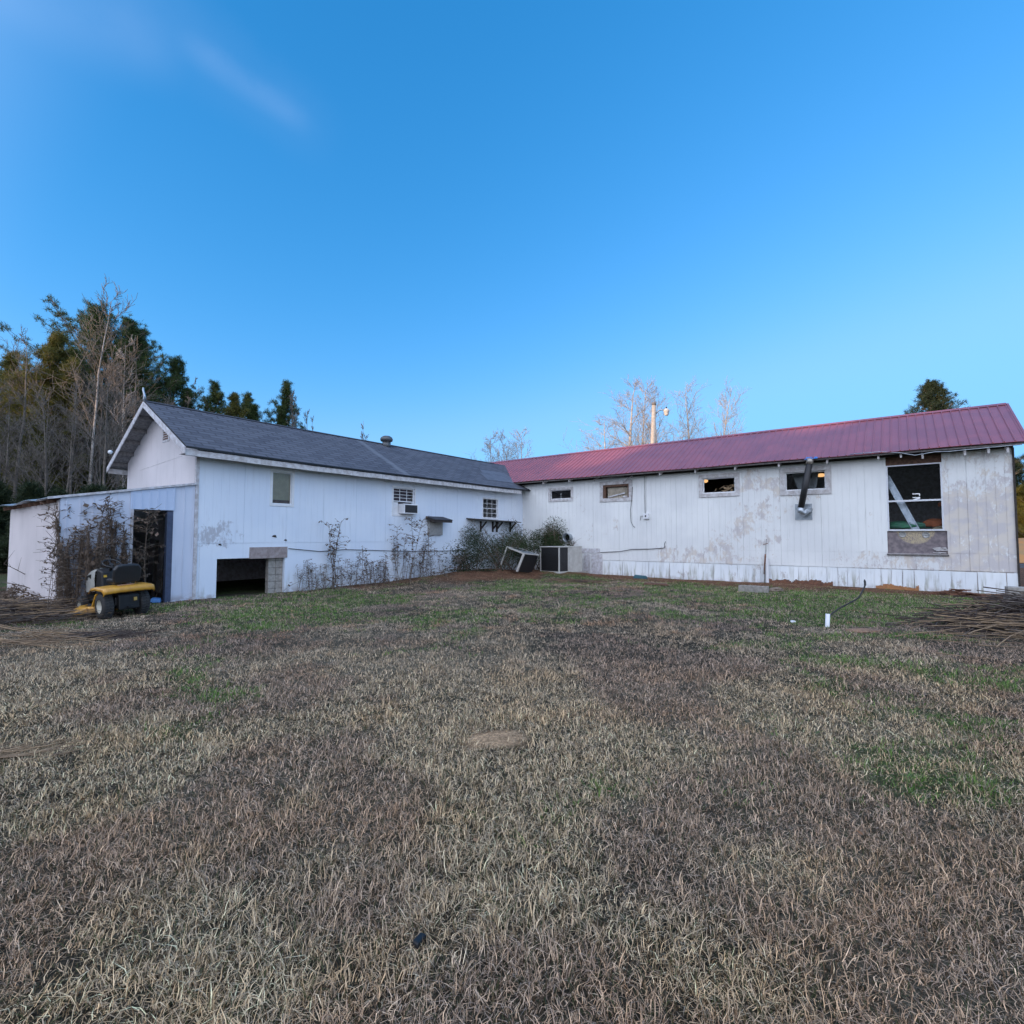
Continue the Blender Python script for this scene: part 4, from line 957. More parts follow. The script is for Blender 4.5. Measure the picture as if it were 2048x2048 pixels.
# meter box with conduit
q = rectR(1288, 1027, 1297, 1038); s = MB(); s.fbox(fR, q[0], q[1]+.03, .002, .09, q[2], q[3]); mbx = s.build('switch_box', MAT['white'], RB, bevel=.006)
s = MB(); s.fbox(fR, (q[0]+q[1])/2-.02, (q[0]+q[1])/2+.03, .091, .10, q[2]+.08, q[2]+.15); s.build('switch', MAT['black'], mbx)
s = MB(); s.tube([fR(q[0]+.06,q[3],.03), fR(q[0]+.05,4.1,.03)], .012, 6); s.tube([fR(q[0]-.01,q[2]+.12,.02), fR(q[0]-.14,q[2]+.12,.02), fR(q[0]-.15,q[2]-.05,.02)], .010, 5); s.build('conduit', MAT['grey_metal'], mbx)
# wires on the walls
def wire(name, pts, r, label=None, par=RB, off=.03, wall='R'):
    P = []
    for px_, py_ in pts:
        if wall == 'R': q = Rw(px_, py_, off); P.append((q[0], -off, q[1]))
        else: q = Lw(px_, py_, off); P.append((off, q[0], q[1]))
    s = MB(); s.tube(P, r, 5); o = s.build(name, MAT['cable'], par)
    if label: o['label'] = label
    return o
wire('wall_wire', [(1265,974),(1263,1000),(1261,1020),(1262,1043),(1266,1052),(1270,1055)], .010)
wire('wall_wire', [(1200,1105),(1240,1103),(1262,1099),(1300,1098),(1327,1096),(1330,1094),(1329,1088),(1331,1083)], .012)
wire('wall_wire', [(577,1097),(640,1103),(690,1099),(760,1101),(820,1103),(880,1102),(940,1100),(965,1100)], .011, par=LB, wall='L')
# duct outlet
x_, z_ = Rw(1133, 1075, .25); Mx = Matrix.Translation((x_, 0, z_)) @ Matrix.Rotation(math.pi/2, 4, 'X') 
s = MB(); s.lathe([(.17,.0),(.17,.26),(.20,.28),(.185,.28),(.155,.26),(.15,.0)], 24, Mx); dk_ = s.build('duct_outlet', MAT['galv'], RB)
s = MB(); s.lathe([(0,.10),(.15,.10)], 24, Mx); s.build('duct_screen', MAT['inside'], dk_)
# ================================================================== yard things
def gz(v): return float(hgt(np.array([v.x]), np.array([v.y]))[0])
def onground(px, py, z=0.0):
    p = gp(px, py, z)
    for _ in range(4): p = gp(px, py, gz(p))
    return p
# ---- condenser cabinet
ac0 = gp(1118.5, 1144, .20); ac = empty('condenser_unit', Vector((ac0.x, ac0.y, 0)), rad(-45), 'upright beige outdoor condenser cabinet with dark grilles under the round duct', 'air conditioner')
H_ = 1.0; z0 = .18; a1, b1_ = 1.03, 1.5        # local -x: one face, +y other
s = MB(); s.box(-a1+.02, .02, z0+.03, -.02, b1_-.02, z0+H_-.03); s.build('coil', MAT['plastic'], ac)
s = MB(); t_ = .05
for (x_, y_) in ((-a1, 0), (-t_, 0), (-t_, b1_-t_), (-a1, b1_-t_)): s.box(x_, y_, z0, x_+t_, y_+t_, z0+H_)
s.box(-a1-.01, -.01, z0+H_, .01, b1_+.01, z0+H_+.035); s.box(-a1-.005, -.005, z0-.02, .005, b1_+.005, z0+.03); s.build('cabinet_frame', MAT['cabinet'], ac, bevel=.004)
s = MB(); s.box(-.018, .56, z0+.03, .002, b1_-t_, z0+H_-.005); s.box(-a1+.05, b1_-.015, z0+.03, -.05, b1_+.002, z0+H_); s.box(-a1-.002, .05, z0+.03, -a1+.012, b1_-.05, z0+H_); s.build('side_panel', MAT['cabinet'], ac, bevel=.003)
s = MB()
for k in range(18): z_ = z0+.06+k*.052; s.box(-a1+.05, .004, z_, -.05, .012, z_+.006); s.box(-.012, .05, z_, -.004, .55, z_+.006)
s.build('guard_wires', MAT['black'], ac)
s = MB(); s.box(-a1-.08, -.08, -.1, .1, b1_+.25, z0-.015); s.build('pad', MAT['concrete'], ac)
# ---- tipped cabinet shell
def P_(px, py, D): return at(px, py, D)
tD = 20.9; t0 = gp(1036, 1141, .1); tip = empty('tipped_cabinet', Vector((t0.x, t0.y, 0)), 0, 'overturned open metal cabinet shell leaning in the dark bushes beside the condenser', 'cabinet')
q = {k: P_(*v)-Vector((t0.x, t0.y, 0)) for k, v in dict(a=(1002,1130,20.6), b=(1014,1094,20.5), c=(1034,1143,20.2), d=(1048,1107,20.1), e=(1077,1110,20.9), f=(1040,1097,21.4), g=(1063,1146,21.0)).items()}
s = MB()
for u_, v_, w_ in (('a','b',.05), ('c','d',.085), ('b','d',.06), ('d','e',.05), ('e','f',.05), ('f','b',.05)): s.bar(q[u_], q[v_], w_, w_)
s.build('frame', MAT['cabinet'], tip)
s = MB(); s.add([q['b'], q['d'], q['e'], q['f']], [(0,1,2,3)]); s.add([q['d']*.0+q['d'], q['e'], q['g'], q['c']], [(0,1,2,3)]); s.build('skin', MAT['plastic'], tip)
s = MB(); m1 = (q['b']+q['f'])/2+Vector((0,0,.012)); s.add([q['d']*.35+q['b']*.65+Vector((0,0,.012)), q['d']+Vector((0,0,.012)), q['e']+Vector((0,0,.012)), q['f']*.5+q['e']*.5+Vector((0,0,.012))], [(0,1,2,3)]); s.build('top_sheet', MAT['galv'], tip)
# ---- steel rod and white board, blocks, rock
rb_ = Rw(1529, 1168, .14); rp = wor(rb_[0], -.14); o = empty('steel_rod', Vector((rp.x, rp.y, 0)), TH, 'thin rusty steel rod standing upright against the peeling wall', 'rod')
top = Rw(1532.5, 1078, .10); s = MB(); s.tube([(0,0,-.1), (top[0]-rb_[0], .04, top[1])], [.022,.017], 6); s.build('rod', MAT['grey_metal'], o)
s = MB(); zz = Rw(1531, 1088, .1)[1]; s.tube([(-.05+.03,.02,zz-.02), (.13,.02,zz+.02)], .012, 5); s.tube([(.0,.02,.3),(.045,.02,1.0)], .03, 6); s.build('clamp', MAT['rust'], o)
x0 = Rw(1534.5, 1140, .1); o = empty('white_batten', wor(x0[0], -.13), TH, 'narrow white board standing on end beside the rusty rod', 'board'); s = MB(); s.box(-.03, -.0, -.05, .05, .02, Rw(1534, 1116, .12)[1]); s.build('board', MAT['white'], o)
blk_l = ['grey concrete block at the far end of the row under the steel rod', 'middle grey concrete block lying beneath the steel rod', 'grey concrete block nearest the brown rock in the row']
for i, (px_, py_, rz_) in enumerate(((1490,1183,-.62), (1508,1184,-.75), (1525,1185,-.60))):
    p = onground(px_, py_); o = empty('concrete_block', (p.x, p.y, gz(p)-.02), rz_, blk_l[i], 'block', 'concrete blocks by the rod'); s = MB()
    s.box(-.16,-.1,0,.16,-.07,.2); s.box(-.16,.07,0,.16,.1,.2)
    for x_ in (-.16,-.015,.13): s.box(x_,-.07,.001,x_+.03,.07,.199)
    s.build('block', MAT['concrete'], o, bevel=.004)
def rock(name, px_, py_, sx, sy, sz_, mt, label, cat, seed, rz_=0.0, sink=.3):
    p = onground(px_, py_); o = empty(name, (p.x, p.y, gz(p)), rz_, label, cat); bm = bmesh.new(); bmesh.ops.create_icosphere(bm, subdivisions=3, radius=1)
    for v_ in bm.verts:
        c_ = v_.co; k = 1+.5*(float(fbm(c_.x*1.5+seed*5, c_.y*1.5+c_.z*2, .8, seed, 3))-.5); v_.co = Vector((c_.x*sx*k, c_.y*sy*k, (c_.z*k+1-2*sink)*sz_))
    me = bpy.data.meshes.new(name); bm.to_mesh(me); bm.free(); me.materials.append(mt); q = bpy.data.objects.new('stone', me); COL.objects.link(q); q.parent = o; return o
MAT['clay'] = simple('red_clay', (.30,.17,.10), .95, scale=9, c2=(.17,.10,.065), bmp=.7)
rock('brown_rock', 1553, 1183, .22, .14, .09, simple('brown_rock', (.22,.17,.13), .9, scale=8, c2=(.12,.09,.07), bmp=.6), 'flat brown rock beside the row of concrete blocks', 'rock', 3)
rock('clay_lump', 1726, 1262, .30, .16, .035, MAT['clay'], 'low patch of bare orange clay beside the white pipe stub', 'soil', 5, 0, .45)
# step block at the far corner of the wall
p = onground(2050, 1204); o = empty('stone_step', (p.x, p.y, gz(p)-.03), TH+.05, 'weathered concrete step blocks at the outer corner of the peeling wall', 'step')
s = MB(); s.box(-.34,-.2,0,.5,.35,.17); s.box(-.30,.02,.175,.5,.38,.38); s.build('slab', MAT['concrete'], o, bevel=.02); s = MB(); s.box(-.27,-.30,.01,.4,-.21,.06); s.build('edge_strip', MAT['white'], o)
# ---- white pipe stub with cable
p = onground(1654.5, 1254); o = empty('pipe_stub', (p.x, p.y, gz(p)), 0, 'short white plastic pipe standing in the lawn with a black cable coming out of it', 'pipe'); ph = .235
s = MB(); s.lathe([(.036,-.05),(.036,ph),(.030,ph),(.030,ph-.08)], 20, Matrix.Rotation(rad(4), 4, 'Y')); s.build('pipe', MAT['white'], o)
s = MB(); pts = []
cab = [(1657,1233),(1675,1219),(1697,1207),(1716,1196),(1725,1182),(1730,1170),(1729,1159)]
for i, (a, b_) in enumerate(cab):
    w_ = at(a, b_, p.y + .03*i); pts.append(w_-Vector((p.x, p.y, gz(p))))
pts = [Vector((.01,0,ph-.06)), Vector((.012,0,ph))]+pts
def smoothp(P, n=5):
    out = []
    for i in range(len(P)-1):
        p0, p1, p2, p3 = P[max(i-1,0)], P[i], P[i+1], P[min(i+2,len(P)-1)]
        for k in range(n):
            t = k/n; out.append(.5*((2*p1)+(p2-p0)*t+(2*p0-5*p1+4*p2-p3)*t*t+(3*p1-p0-3*p2+p3)*t**3))
    return out+[P[-1]]
pp = smoothp(pts); s.tube(pp, [.013]*(len(pp)-6)+[.019]*4+[.012,.008], 8); s.build('cable', MAT['cable'], o)
# small loose bits
def chip(name, px_, py_, sx, sy, sz_, mt, label, cat, rz_=.3):
    p = onground(px_, py_); o = empty(name, (p.x, p.y, gz(p)+.015), rz_, label, cat); s = MB()
    s.hexa([(-sx,-sy,0),(sx,-sy*.7,0),(sx*.8,sy,0),(-sx*.9,sy*.8,0),(-sx*.8,-sy*.8,sz_),(sx*.9,-sy*.6,sz_*.8),(sx*.7,sy*.9,sz_),(-sx*.8,sy*.7,sz_*1.2)]); s.build('body', mt, o, bevel=.006)
chip('blue_container', 312, 1206, .11, .09, .10, simple('blue_plastic', (.10,.28,.62), .5), 'pale blue plastic container lying behind the mower by the shed doorway', 'container')
chip('white_shard', 1586, 1246, .05, .03, .03, MAT['white'], 'small white shard lying in the grass near the pipe stub', 'shard')
chip('weathered_plank', 1312, 1171, .45, .10, .07, MAT['brown_wood'], 'dark split plank lying at the foot of the skirting near the teal scrap', 'plank', TH+.12)
chip('teal_scrap', 1281, 1158, .30, .03, .12, simple('teal_sheet', (.04,.12,.15), .7), 'torn teal sheet stuck out under the white skirting', 'scrap', TH)
chip('dark_bottle', 839, 1893, .035, .018, .02, MAT['black'], 'tiny black scrap lying in the foreground grass', 'scrap', 1.1)
for i, (px_, py_, rz_) in enumerate(((1905,1182,.1), (1925,1186,-.5), (1942,1190,-.7), (1890,1184,-.2), (1918,1179,.5))):
    pass
p = onground(1915, 1190); o = empty('bark_heap', (p.x, p.y, gz(p)), TH, 'heap of rotten brown bark and splinters at the skirting under the large window', 'debris')
s = MB(); rr = random.Random(8)
for k in range(60):
    x_, y_ = rr.gauss(0,.32), rr.gauss(.0,.10); hz_ = .16*math.exp(-(x_/.35)**2)*rr.random(); a_ = rr.uniform(-.5,.5); l_ = rr.uniform(.06,.2)
    s.bar((x_-l_*math.cos(a_), y_-l_*math.sin(a_), hz_+.01), (x_+l_*math.cos(a_), y_+l_*math.sin(a_), hz_+rr.uniform(.0,.05)), rr.uniform(.02,.05), rr.uniform(.01,.02))
s.build('bark', MAT['rust'], o)

# ================================================================== riding mower
mw0 = onground(257, 1234); HEAD = rad(90+37.5+21)
MW = empty('riding_mower', (mw0.x, mw0.y, gz(mw0)+.01), HEAD, 'yellow and grey riding lawn mower with black seat parked before the shed doorway', 'mower')
MW.rotation_euler.x = -.045; MW.scale = (.92,.80,.97)
# local: x forward, y left, z up; rear axle at x=.25
def wheel(x_, y_, r, w, rim, side):
    Mx = Matrix.Translation((x_, y_, r)) @ Matrix.Rotation(math.pi/2, 4, 'X'); n = 28
    s = MB(); s.lathe([(r*.55,-w/2),(r*.80,-w/2),(r*.95,-w*.44),(r,-w*.3),(r,w*.3),(r*.95,w*.44),(r*.80,w/2),(r*.55,w/2),(r*.5,0),(r*.55,-w/2)], n, Mx)
    for k in range(n):
        a = 2*math.pi*k/n; 
        for sg_ in (-1, 1):
            c_ = Mx @ Vector((math.cos(a+.1*sg_)*r, math.sin(a+.1*sg_)*r, sg_*w*.2)); s.bar(c_-Vector((0,w*.17,0)), c_+Vector((0,w*.17,0)), .03, .022)
    t = s.build('wheel', MAT['rubber'], MW)
    s = MB(); s.lathe([(r*.55,-w*.47),(r*.5,-w*.30),(r*.42,-w*.1),(.05,-w*.05),(0,-w*.05)], n, Mx); s.lathe([(r*.55,w*.47),(r*.5,w*.30),(r*.42,w*.1),(.05,w*.05),(0,w*.05)], n, Mx); s.build('rim', rim, t)
MAT['rim'] = simple('cream_rim', (.62,.60,.52), .5)
for sd_ in (1, -1): wheel(.25, sd_*.40, .255, .24, MAT['rim'], sd_); wheel(1.45, sd_*.38, .19, .16, MAT['rim'], sd_)
# fender deck
s = MB(); prof = [(-.085,.525),(-.10,.545),(-.105,.585),(-.085,.618),(.0,.632),(.30,.645),(.55,.62),(.62,.55)]
rows = []
for y_, dz, dx in ((-.56,-.055,.03),(-.54,-.01,.01),(-.48,.0,0),(-.2,.012,-.02),(.2,.012,-.02),(.48,.0,0),(.54,-.01,.01),(.56,-.055,.03)):
    rows.append([(x_+dx, y_, z_+dz) for x_, z_ in prof])
vs = [q for r_w in rows for q in r_w]; n = len(prof); s.add(vs, [(i*n+j, (i+1)*n+j, (i+1)*n+j+1, i*n+j+1) for i in range(7) for j in range(n-1)], 0, None, True)
fe = s.build('fender', MAT['yellow'], MW); so = fe.modifiers.new('s', 'SOLIDIFY'); so.thickness = .015
s = MB(); s.box(-.119, -.10, .545, -.122+.006, .12, .565); s.build('faded_decal', simple('decal', (.35,.17,.03), .6), fe)
s = MB(); s.box(.05,-.26,.25,1.0,.26,.42); s.box(.0,-.22,.18,.5,.22,.48); s.box(-.04,-.24,.16,.02,.22,.46); s.box(.9,-.24,.25,1.62,.24,.40); s.build('chassis', MAT['black'], MW, bevel=.02)
s = MB(); s.box(-.06,-.17,.33,-.045,-.10,.40); s.build('emblem', simple('brass_emblem', (.45,.30,.08), .5), MW)
s = MB(); s.box(-.16,-.05,.20,.0,.05,.225); s.build('hitch_plate', MAT['black'], MW)
# seat: base cushion and backrest
s = MB(); s.box(.12,-.24,.69,.56,.24,.80); s.build('seat', MAT['seat'], MW, bevel=.045, seg=4)
s = MB(); Mx = Matrix.Translation((.13,0,.72)) @ Matrix.Rotation(rad(-12), 4, 'Y')
pl_ = [(-.28,0),(-.31,.15),(-.30,.30),(-.24,.385),(-.12,.40),(.12,.40),(.24,.385),(.30,.30),(.31,.15),(.28,0)]
s.prism(pl_, .10, M=Mx @ Matrix(((0,0,-1,0),(1,0,0,0),(0,1,0,0),(0,0,0,1)))); s.build('backrest', MAT['seat'], MW, bevel=.035, seg=4)
s = MB(); s.box(.06,-.16,.655,.075,.20,.675); s.build('trim_strip', simple('salmon_strip', (.55,.30,.20), .5), MW)
# dash tower and steering wheel
s = MB(); s.hexa([(.82,-.22,.42),(1.10,-.25,.42),(1.10,.25,.42),(.82,.22,.42),(.86,-.20,.93),(1.10,-.22,.99),(1.10,.22,.99),(.86,.20,.93)]); s.build('dash_tower', MAT['plastic'], MW, bevel=.04, seg=3)
s = MB(); s.box(.845,.09,.80,.85,.16,.85); s.build('warning_sticker', simple('yellow_sticker', (.70,.45,.05), .6), MW)
Mx = Matrix.Translation((.80,0,1.09)) @ Matrix.Rotation(rad(-24), 4, 'Y'); s = MB()
ringp = [Mx @ Vector((.19*math.cos(a), .19*math.sin(a), 0)) for a in [2*math.pi*k/28 for k in range(29)]]; s.tube(ringp, .017, 8, cap=False)
for k in range(3): a = 2*math.pi*k/3; s.bar(Mx @ Vector((0,0,-.03)), Mx @ Vector((.185*math.cos(a), .185*math.sin(a), 0)), .03, .012)
s.tube([Mx @ Vector((0,0,-.16)), Mx @ Vector((0,0,-.01))], [.03,.045], 10); s.build('steering_wheel', MAT['plastic'], MW)
# hood
s = MB(); rows = []
for x_, w_, zt, zb in ((1.08,.26,.985,.50),(1.25,.265,.97,.48),(1.45,.255,.93,.46),(1.62,.235,.87,.46),(1.72,.20,.78,.47),(1.76,.17,.64,.48)):
    rows.append([(x_,-w_,zb),(x_,-w_*1.02,(zb+zt)/2),(x_,-w_*.95,zt-.07),(x_,-w_*.72,zt-.01),(x_,0,zt+.012),(x_,w_*.72,zt-.01),(x_,w_*.95,zt-.07),(x_,w_*1.02,(zb+zt)/2),(x_,w_,zb)])
n = 9; vs = [q for r_w in rows for q in r_w]; s.add(vs, [(i*n+j, (i+1)*n+j, (i+1)*n+j+1, i*n+j+1) for i in range(5) for j in range(8)]+[tuple(range(45,54))], 0, None, True); hood = s.build('hood', MAT['silver'], MW)
s = MB(); s.hexa([(1.25,.268,.73),(1.60,.246,.71),(1.60,.232,.71),(1.25,.25,.73),(1.27,.262,.86),(1.58,.238,.81),(1.58,.22,.81),(1.27,.24,.86)]); s.hexa([(1.25,-.268,.73),(1.60,-.246,.71),(1.60,-.232,.71),(1.25,-.25,.73),(1.27,-.262,.86),(1.58,-.238,.81),(1.58,-.22,.81),(1.27,-.24,.86)]); s.build('hood_vent', MAT['black'], hood)
for sd_ in (1,-1):
    s = MB(); s.box(1.735, sd_*.11-.05, .70, 1.765, sd_*.11+.05, .76); s.build('headlight', MAT['galv'], hood)
s = MB(); s.box(.45,-.44,.33,.95,.44,.36); s.build('footrest', MAT['black'], MW)
# cutting deck
s = MB(); dk_ = [(.52,-.50),(.52,.52),(.66,.62),(.90,.66),(1.10,.60),(1.20,.40),(1.20,-.35),(1.10,-.55),(.80,-.60)]
s.prism(dk_, .13, M=Matrix.Translation((0,0,.10))); dk2 = s.build('mower_deck', MAT['yellow'], MW, bevel=.04, seg=4)
s = MB(); s.lathe([(.0,.27),(.07,.27),(.10,.24),(.14,.232)], 18, Matrix.Translation((.85,.42,0))); s.lathe([(.0,.27),(.07,.27),(.10,.24),(.14,.232)], 18, Matrix.Translation((.85,-.35,0))); s.build('spindle_cover', MAT['black'], dk2)
s = MB(); s.hexa([(.62,.60,.09),(1.0,.62,.09),(.98,.84,.05),(.68,.84,.05),(.62,.60,.24),(1.0,.62,.24),(.98,.84,.15),(.68,.84,.15)]); s.build('discharge_chute', MAT['yellow'], dk2, bevel=.03, seg=3)
s = MB(); s.bar((.55,.52,.25),(.40,.50,.50),.05,.03); s.tube([(.5,-.35,.40),(.42,-.40,.85)],.012,6); s.build('lever', MAT['yellow'], MW)

# ================================================================== dead weeds
def weed(seed, h, lean, spread, leafy=.4, thick=.012, shaggy=0.0, nst=3, head=True):
    r = random.Random(seed); s = MB(); l = MB()
    for k in range(nst):
        a = r.random()*6.28; p = Vector((r.gauss(0,.07), r.gauss(0,.07), -.03)); d = Vector((lean+r.gauss(0,.10)*spread, r.gauss(0,.07)*spread, 1)).normalized(); hh = h*r.uniform(.6,1.0) if k else h
        P = [p.copy()]; n = 10
        for i in range(n): d = (d+Vector((r.gauss(0,.05), r.gauss(0,.05), 0))).normalized(); p = p+d*hh/n; P.append(p.copy())
        s.tube(P, [thick*(1-.7*i/n) for i in range(n+1)], 4, cap=False)
        if shaggy:       # stalk wrapped in dead vine
            for q in range(int(190*shaggy*hh)):
                t = r.random()**1.0; i = min(int(t*n*.93), n-1); c_ = P[i].lerp(P[i+1], r.random()); w = (.035+.06*(1-t))*shaggy
                a_ = r.random()*6.28; rr_ = w*abs(r.gauss(.5,.45)); c2_ = c_+Vector((math.cos(a_)*rr_, math.sin(a_)*rr_, 0)); e = c2_+Vector((math.cos(a_)*.03+r.gauss(0,.02), math.sin(a_)*.03, r.choice([-1,-1,1])*r.uniform(.04,.16)))
                l.add([c2_-Vector((.009,0,0)), c2_+Vector((.009,.004,0)), e], [(0,1,2)])
        nb_ = int(16*leafy*hh)+(7 if head else 2)
        for q in range(nb_):
            t = r.uniform(.35,1) if q % 3 else r.uniform(.8,1); i = min(int(t*n), n-1); c_ = P[i].lerp(P[i+1], r.random()); a_ = r.random()*6.28; L_ = r.uniform(.12,.42)*(1.15-t*.5)*min(1.4, hh/1.6)
            dd = Vector((math.cos(a_), math.sin(a_), r.uniform(.15,1.0))).normalized(); e1 = c_+dd*L_*.5; e2 = e1+(dd+Vector((0,0,r.uniform(-.7,.1)))).normalized()*L_*.6
            s.tube([c_, e1, e2], [.0055,.0045,.003], 3, cap=False)
            for j in range(r.randint(1,4)):
                b_ = e1.lerp(e2, r.random()); f = b_+Vector((r.gauss(0,.04), r.gauss(0,.04), -abs(r.gauss(.03,.03)))); w_ = Vector((r.gauss(0,.014), r.gauss(0,.014), r.gauss(0,.012))); l.add([b_, (b_+f)/2+w_, f, (b_+f)/2-w_], [(0,1,2,3)])
    return s, l
wd_lib = {}
def put_weed(key, args, pos, rz_, label, group, sc=1.0, name='dead_weed', cat='weed'):
    if key not in wd_lib:
        s, l = weed(**args); o = empty(name, pos, rz_, label, cat, group); s.build('stalk', MAT['stem'], o); l.build('dead_leaves', MAT['drab'], o); wd_lib[key] = o
    else:
        o = copy_tree(wd_lib[key]); o.location = pos; o.rotation_euler = (0,0,rz_); o['label'] = label; o['group'] = group
    o.scale = (sc, sc, sc); return o
G1 = 'vine wrapped dead stalks in front of the shed'; G2 = 'tall dead weeds along the long white wall'
shag = [(118,1003,1206,.0,'t'),(160,1030,1200,-.12,'l'),(176,1044,1198,.0,'m'),(200,1040,1196,.06,'m'),(226,1012,1188,-.02,'t'),(232,1015,1186,.05,'t'),(150,1060,1200,.12,'m'),(250,1060,1180,.08,'l'),(208,1080,1190,-.05,'m'),(136,1075,1204,-.1,'m'),(184,1085,1196,.1,'m'),(168,1095,1200,0,'m'),(128,1095,1204,.1,'m')]
SL1 = 'dead stalk thickly wrapped in brown vine before the shed wall left of the open doorway'
SL2 = 'thin dead stalk with seed head before the shed wall left of the open doorway'
rr = random.Random(12)
ORD = ['first','second','third','fourth','fifth','sixth','seventh','eighth','ninth','tenth','eleventh','twelfth','thirteenth','fourteenth','fifteenth','sixteenth','seventeenth','eighteenth','nineteenth','twentieth']
ORD += ['twenty-'+q for q in ORD[:9]] + ['thirtieth'] + ['thirty-'+q for q in ORD[:9]]
def shedpoint(px_, off):
    y_ = Lw(px_, 1150, off)[0]
    if y_ < yF-.05:
        x_ = Gw(px_, 1150, yF-off)[0]; return wor(x_, yF-off)
    return wor(off, y_)
shag.sort()
for i, (px_, pt, pb, ln, ty) in enumerate(shag):
    p = shedpoint(px_, rr.uniform(.14, .45)); h = (1074-pt)/1024*p.y+1.6-gz(p)
    put_weed('sh%d' % (i % 5), dict(seed=40+i, h=2.0, lean=ln, spread=.7, leafy=.35, thick=.016, shaggy=.8, nst=2), Vector((p.x, p.y, gz(p))), rr.random()*6.28 if i % 2 else 0, ORD[i]+' vine wrapped dead stalk before the shed wall, counted towards the doorway', G1, h/2.0, 'vine_wrapped_stalk', 'weed')
for i, (px_, pt) in enumerate(sorted(((165,992),(180,998),(150,1012),(205,1010),(96,1075),(214,1060),(252,1045)))):
    p = shedpoint(px_, rr.uniform(.2, .5)); h = (1074-pt)/1024*p.y+1.6
    put_weed('th%d' % (i % 3), dict(seed=60+i, h=2.0, lean=.03, spread=.6, leafy=.7, thick=.009, nst=2), Vector((p.x, p.y, gz(p))), rr.random()*6.28, ORD[i]+' thin dead weed with a seed head before the shed wall, counted towards the doorway', G1, h/2.0)
p = shedpoint(298, .12); put_weed('door', dict(seed=77, h=1.9, lean=.02, spread=.4, leafy=2.2, thick=.016, nst=1), Vector((p.x, p.y, gz(p))), 1.0, 'single branching dead weed standing in the dark shed doorway', G1, ((1074-1018)/1024*p.y+1.6)/1.9)
p = gp(310, 1200, 0); put_weed('door2', dict(seed=79, h=1.0, lean=.08, spread=1, leafy=.1, thick=.008, nst=2, head=False), Vector((p.x, p.y, gz(p))), 0, 'bare low twig standing between the mower and the doorway', G1, 1.0)
GL = 'tall brown dead weed growing at the foot of the long white wall between the low opening and the bushes'
for i in range(34):
    px_ = 600+i*8.2+rr.uniform(-3,3); tall = 1.0
    pass
    tt = max(.30+.12*rr.random(), 1.0*math.exp(-((px_-668)/11)**2)*(rr.random() < .7), .98*math.exp(-((px_-803)/15)**2), .72*math.exp(-((px_-845)/18)**2), .62*math.exp(-((px_-762)/8)**2), .55*math.exp(-((px_-715)/20)**2))
    q = Lw(px_, 1165, .25); yl = q[0]; p = wor(.18+abs(rr.gauss(0,.22)), yl, 0)
    base = gz(p); h = 2.45*tt*rr.uniform(.85,1.05)
    put_weed('wl%d' % (i % 8), dict(seed=90+i, h=1.8, lean=rr.uniform(-.1,.1), spread=1.5, leafy=.5, thick=.009, nst=3, shaggy=.10), Vector((p.x, p.y, base)), rr.random()*6.28, ORD[i]+' dead weed along the long white wall, counted from the low opening', G2, max(.45, h/1.8))
# arching brambles
def bramble(seed, n, w, h, leafm='drab', up=.9, lf=2):
    r = random.Random(seed); s = MB(); l = MB()
    for k in range(n):
        a = r.random()*6.28; p = Vector((r.gauss(0,w*.35), r.gauss(0,w*.25), -.02)); d = Vector((math.cos(a)*.7, math.sin(a)*.5, up+r.random()*.6)).normalized(); P = [p.copy()]; L_ = h*r.uniform(.8,2.0); m_ = 12
        for i in range(m_): d = (d+Vector((math.cos(a)*.05+r.gauss(0,.05), math.sin(a)*.04, -.14-.05*r.random()))).normalized(); p = p+d*L_/m_; p.z = max(p.z, .02); P.append(p.copy())
        s.tube(P, [.008*(1-.6*i/m_) for i in range(m_+1)], 3, cap=False)
        for i in range(2, m_):
            for _ in range(lf if r.random() < .6 else 0):
                b_ = P[i]+Vector((r.gauss(0,.04), r.gauss(0,.04), r.gauss(0,.04))); w_ = Vector((r.gauss(0,.022), r.gauss(0,.022), r.gauss(0,.015))); f = b_+Vector((r.gauss(0,.04), r.gauss(0,.04), r.gauss(0,.03))); l.add([b_, (b_+f)/2+w_, f, (b_+f)/2-w_], [(0,1,2,3)])
    return s, l
for i, (px_, dx_, h, n, lab) in enumerate(((655,.5,.9,14,'tangle of arching bare brambles beside the low opening of the long wall'),(735,.5,.8,16,'tangle of arching bare brambles in the middle of the long white wall'),(840,.6,.9,20,'dense bramble tangle below the small pent roofed wall box'))):
    y_ = Lw(px_, 1165, .3)[0]; p = wor(dx_, y_); o = empty('bramble', (p.x, p.y, gz(p)), 0, lab, 'bramble', 'brambles by the long wall'); s, l = bramble(200+i, n, 1.6, h); s.build('cane', MAT['stem'], o); l.build('leaves', MAT['drab'], o)
for i, (px_, py_, n, lab) in enumerate(((50,1195,22,'low bramble thicket against the end of the shed at the picture edge'),(115,1210,34,'dark bramble thicket at the near corner of the shed'))):
    p = gp(px_, py_, 0); p.z = gz(p); o = empty('bramble', p, .6, lab, 'bramble', 'brambles by the shed'); s, l = bramble(220+i, n*2, 1.3, .75, lf=4); s.build('cane', MAT['stem'], o); l.build('leaves', MAT['drab'], o)

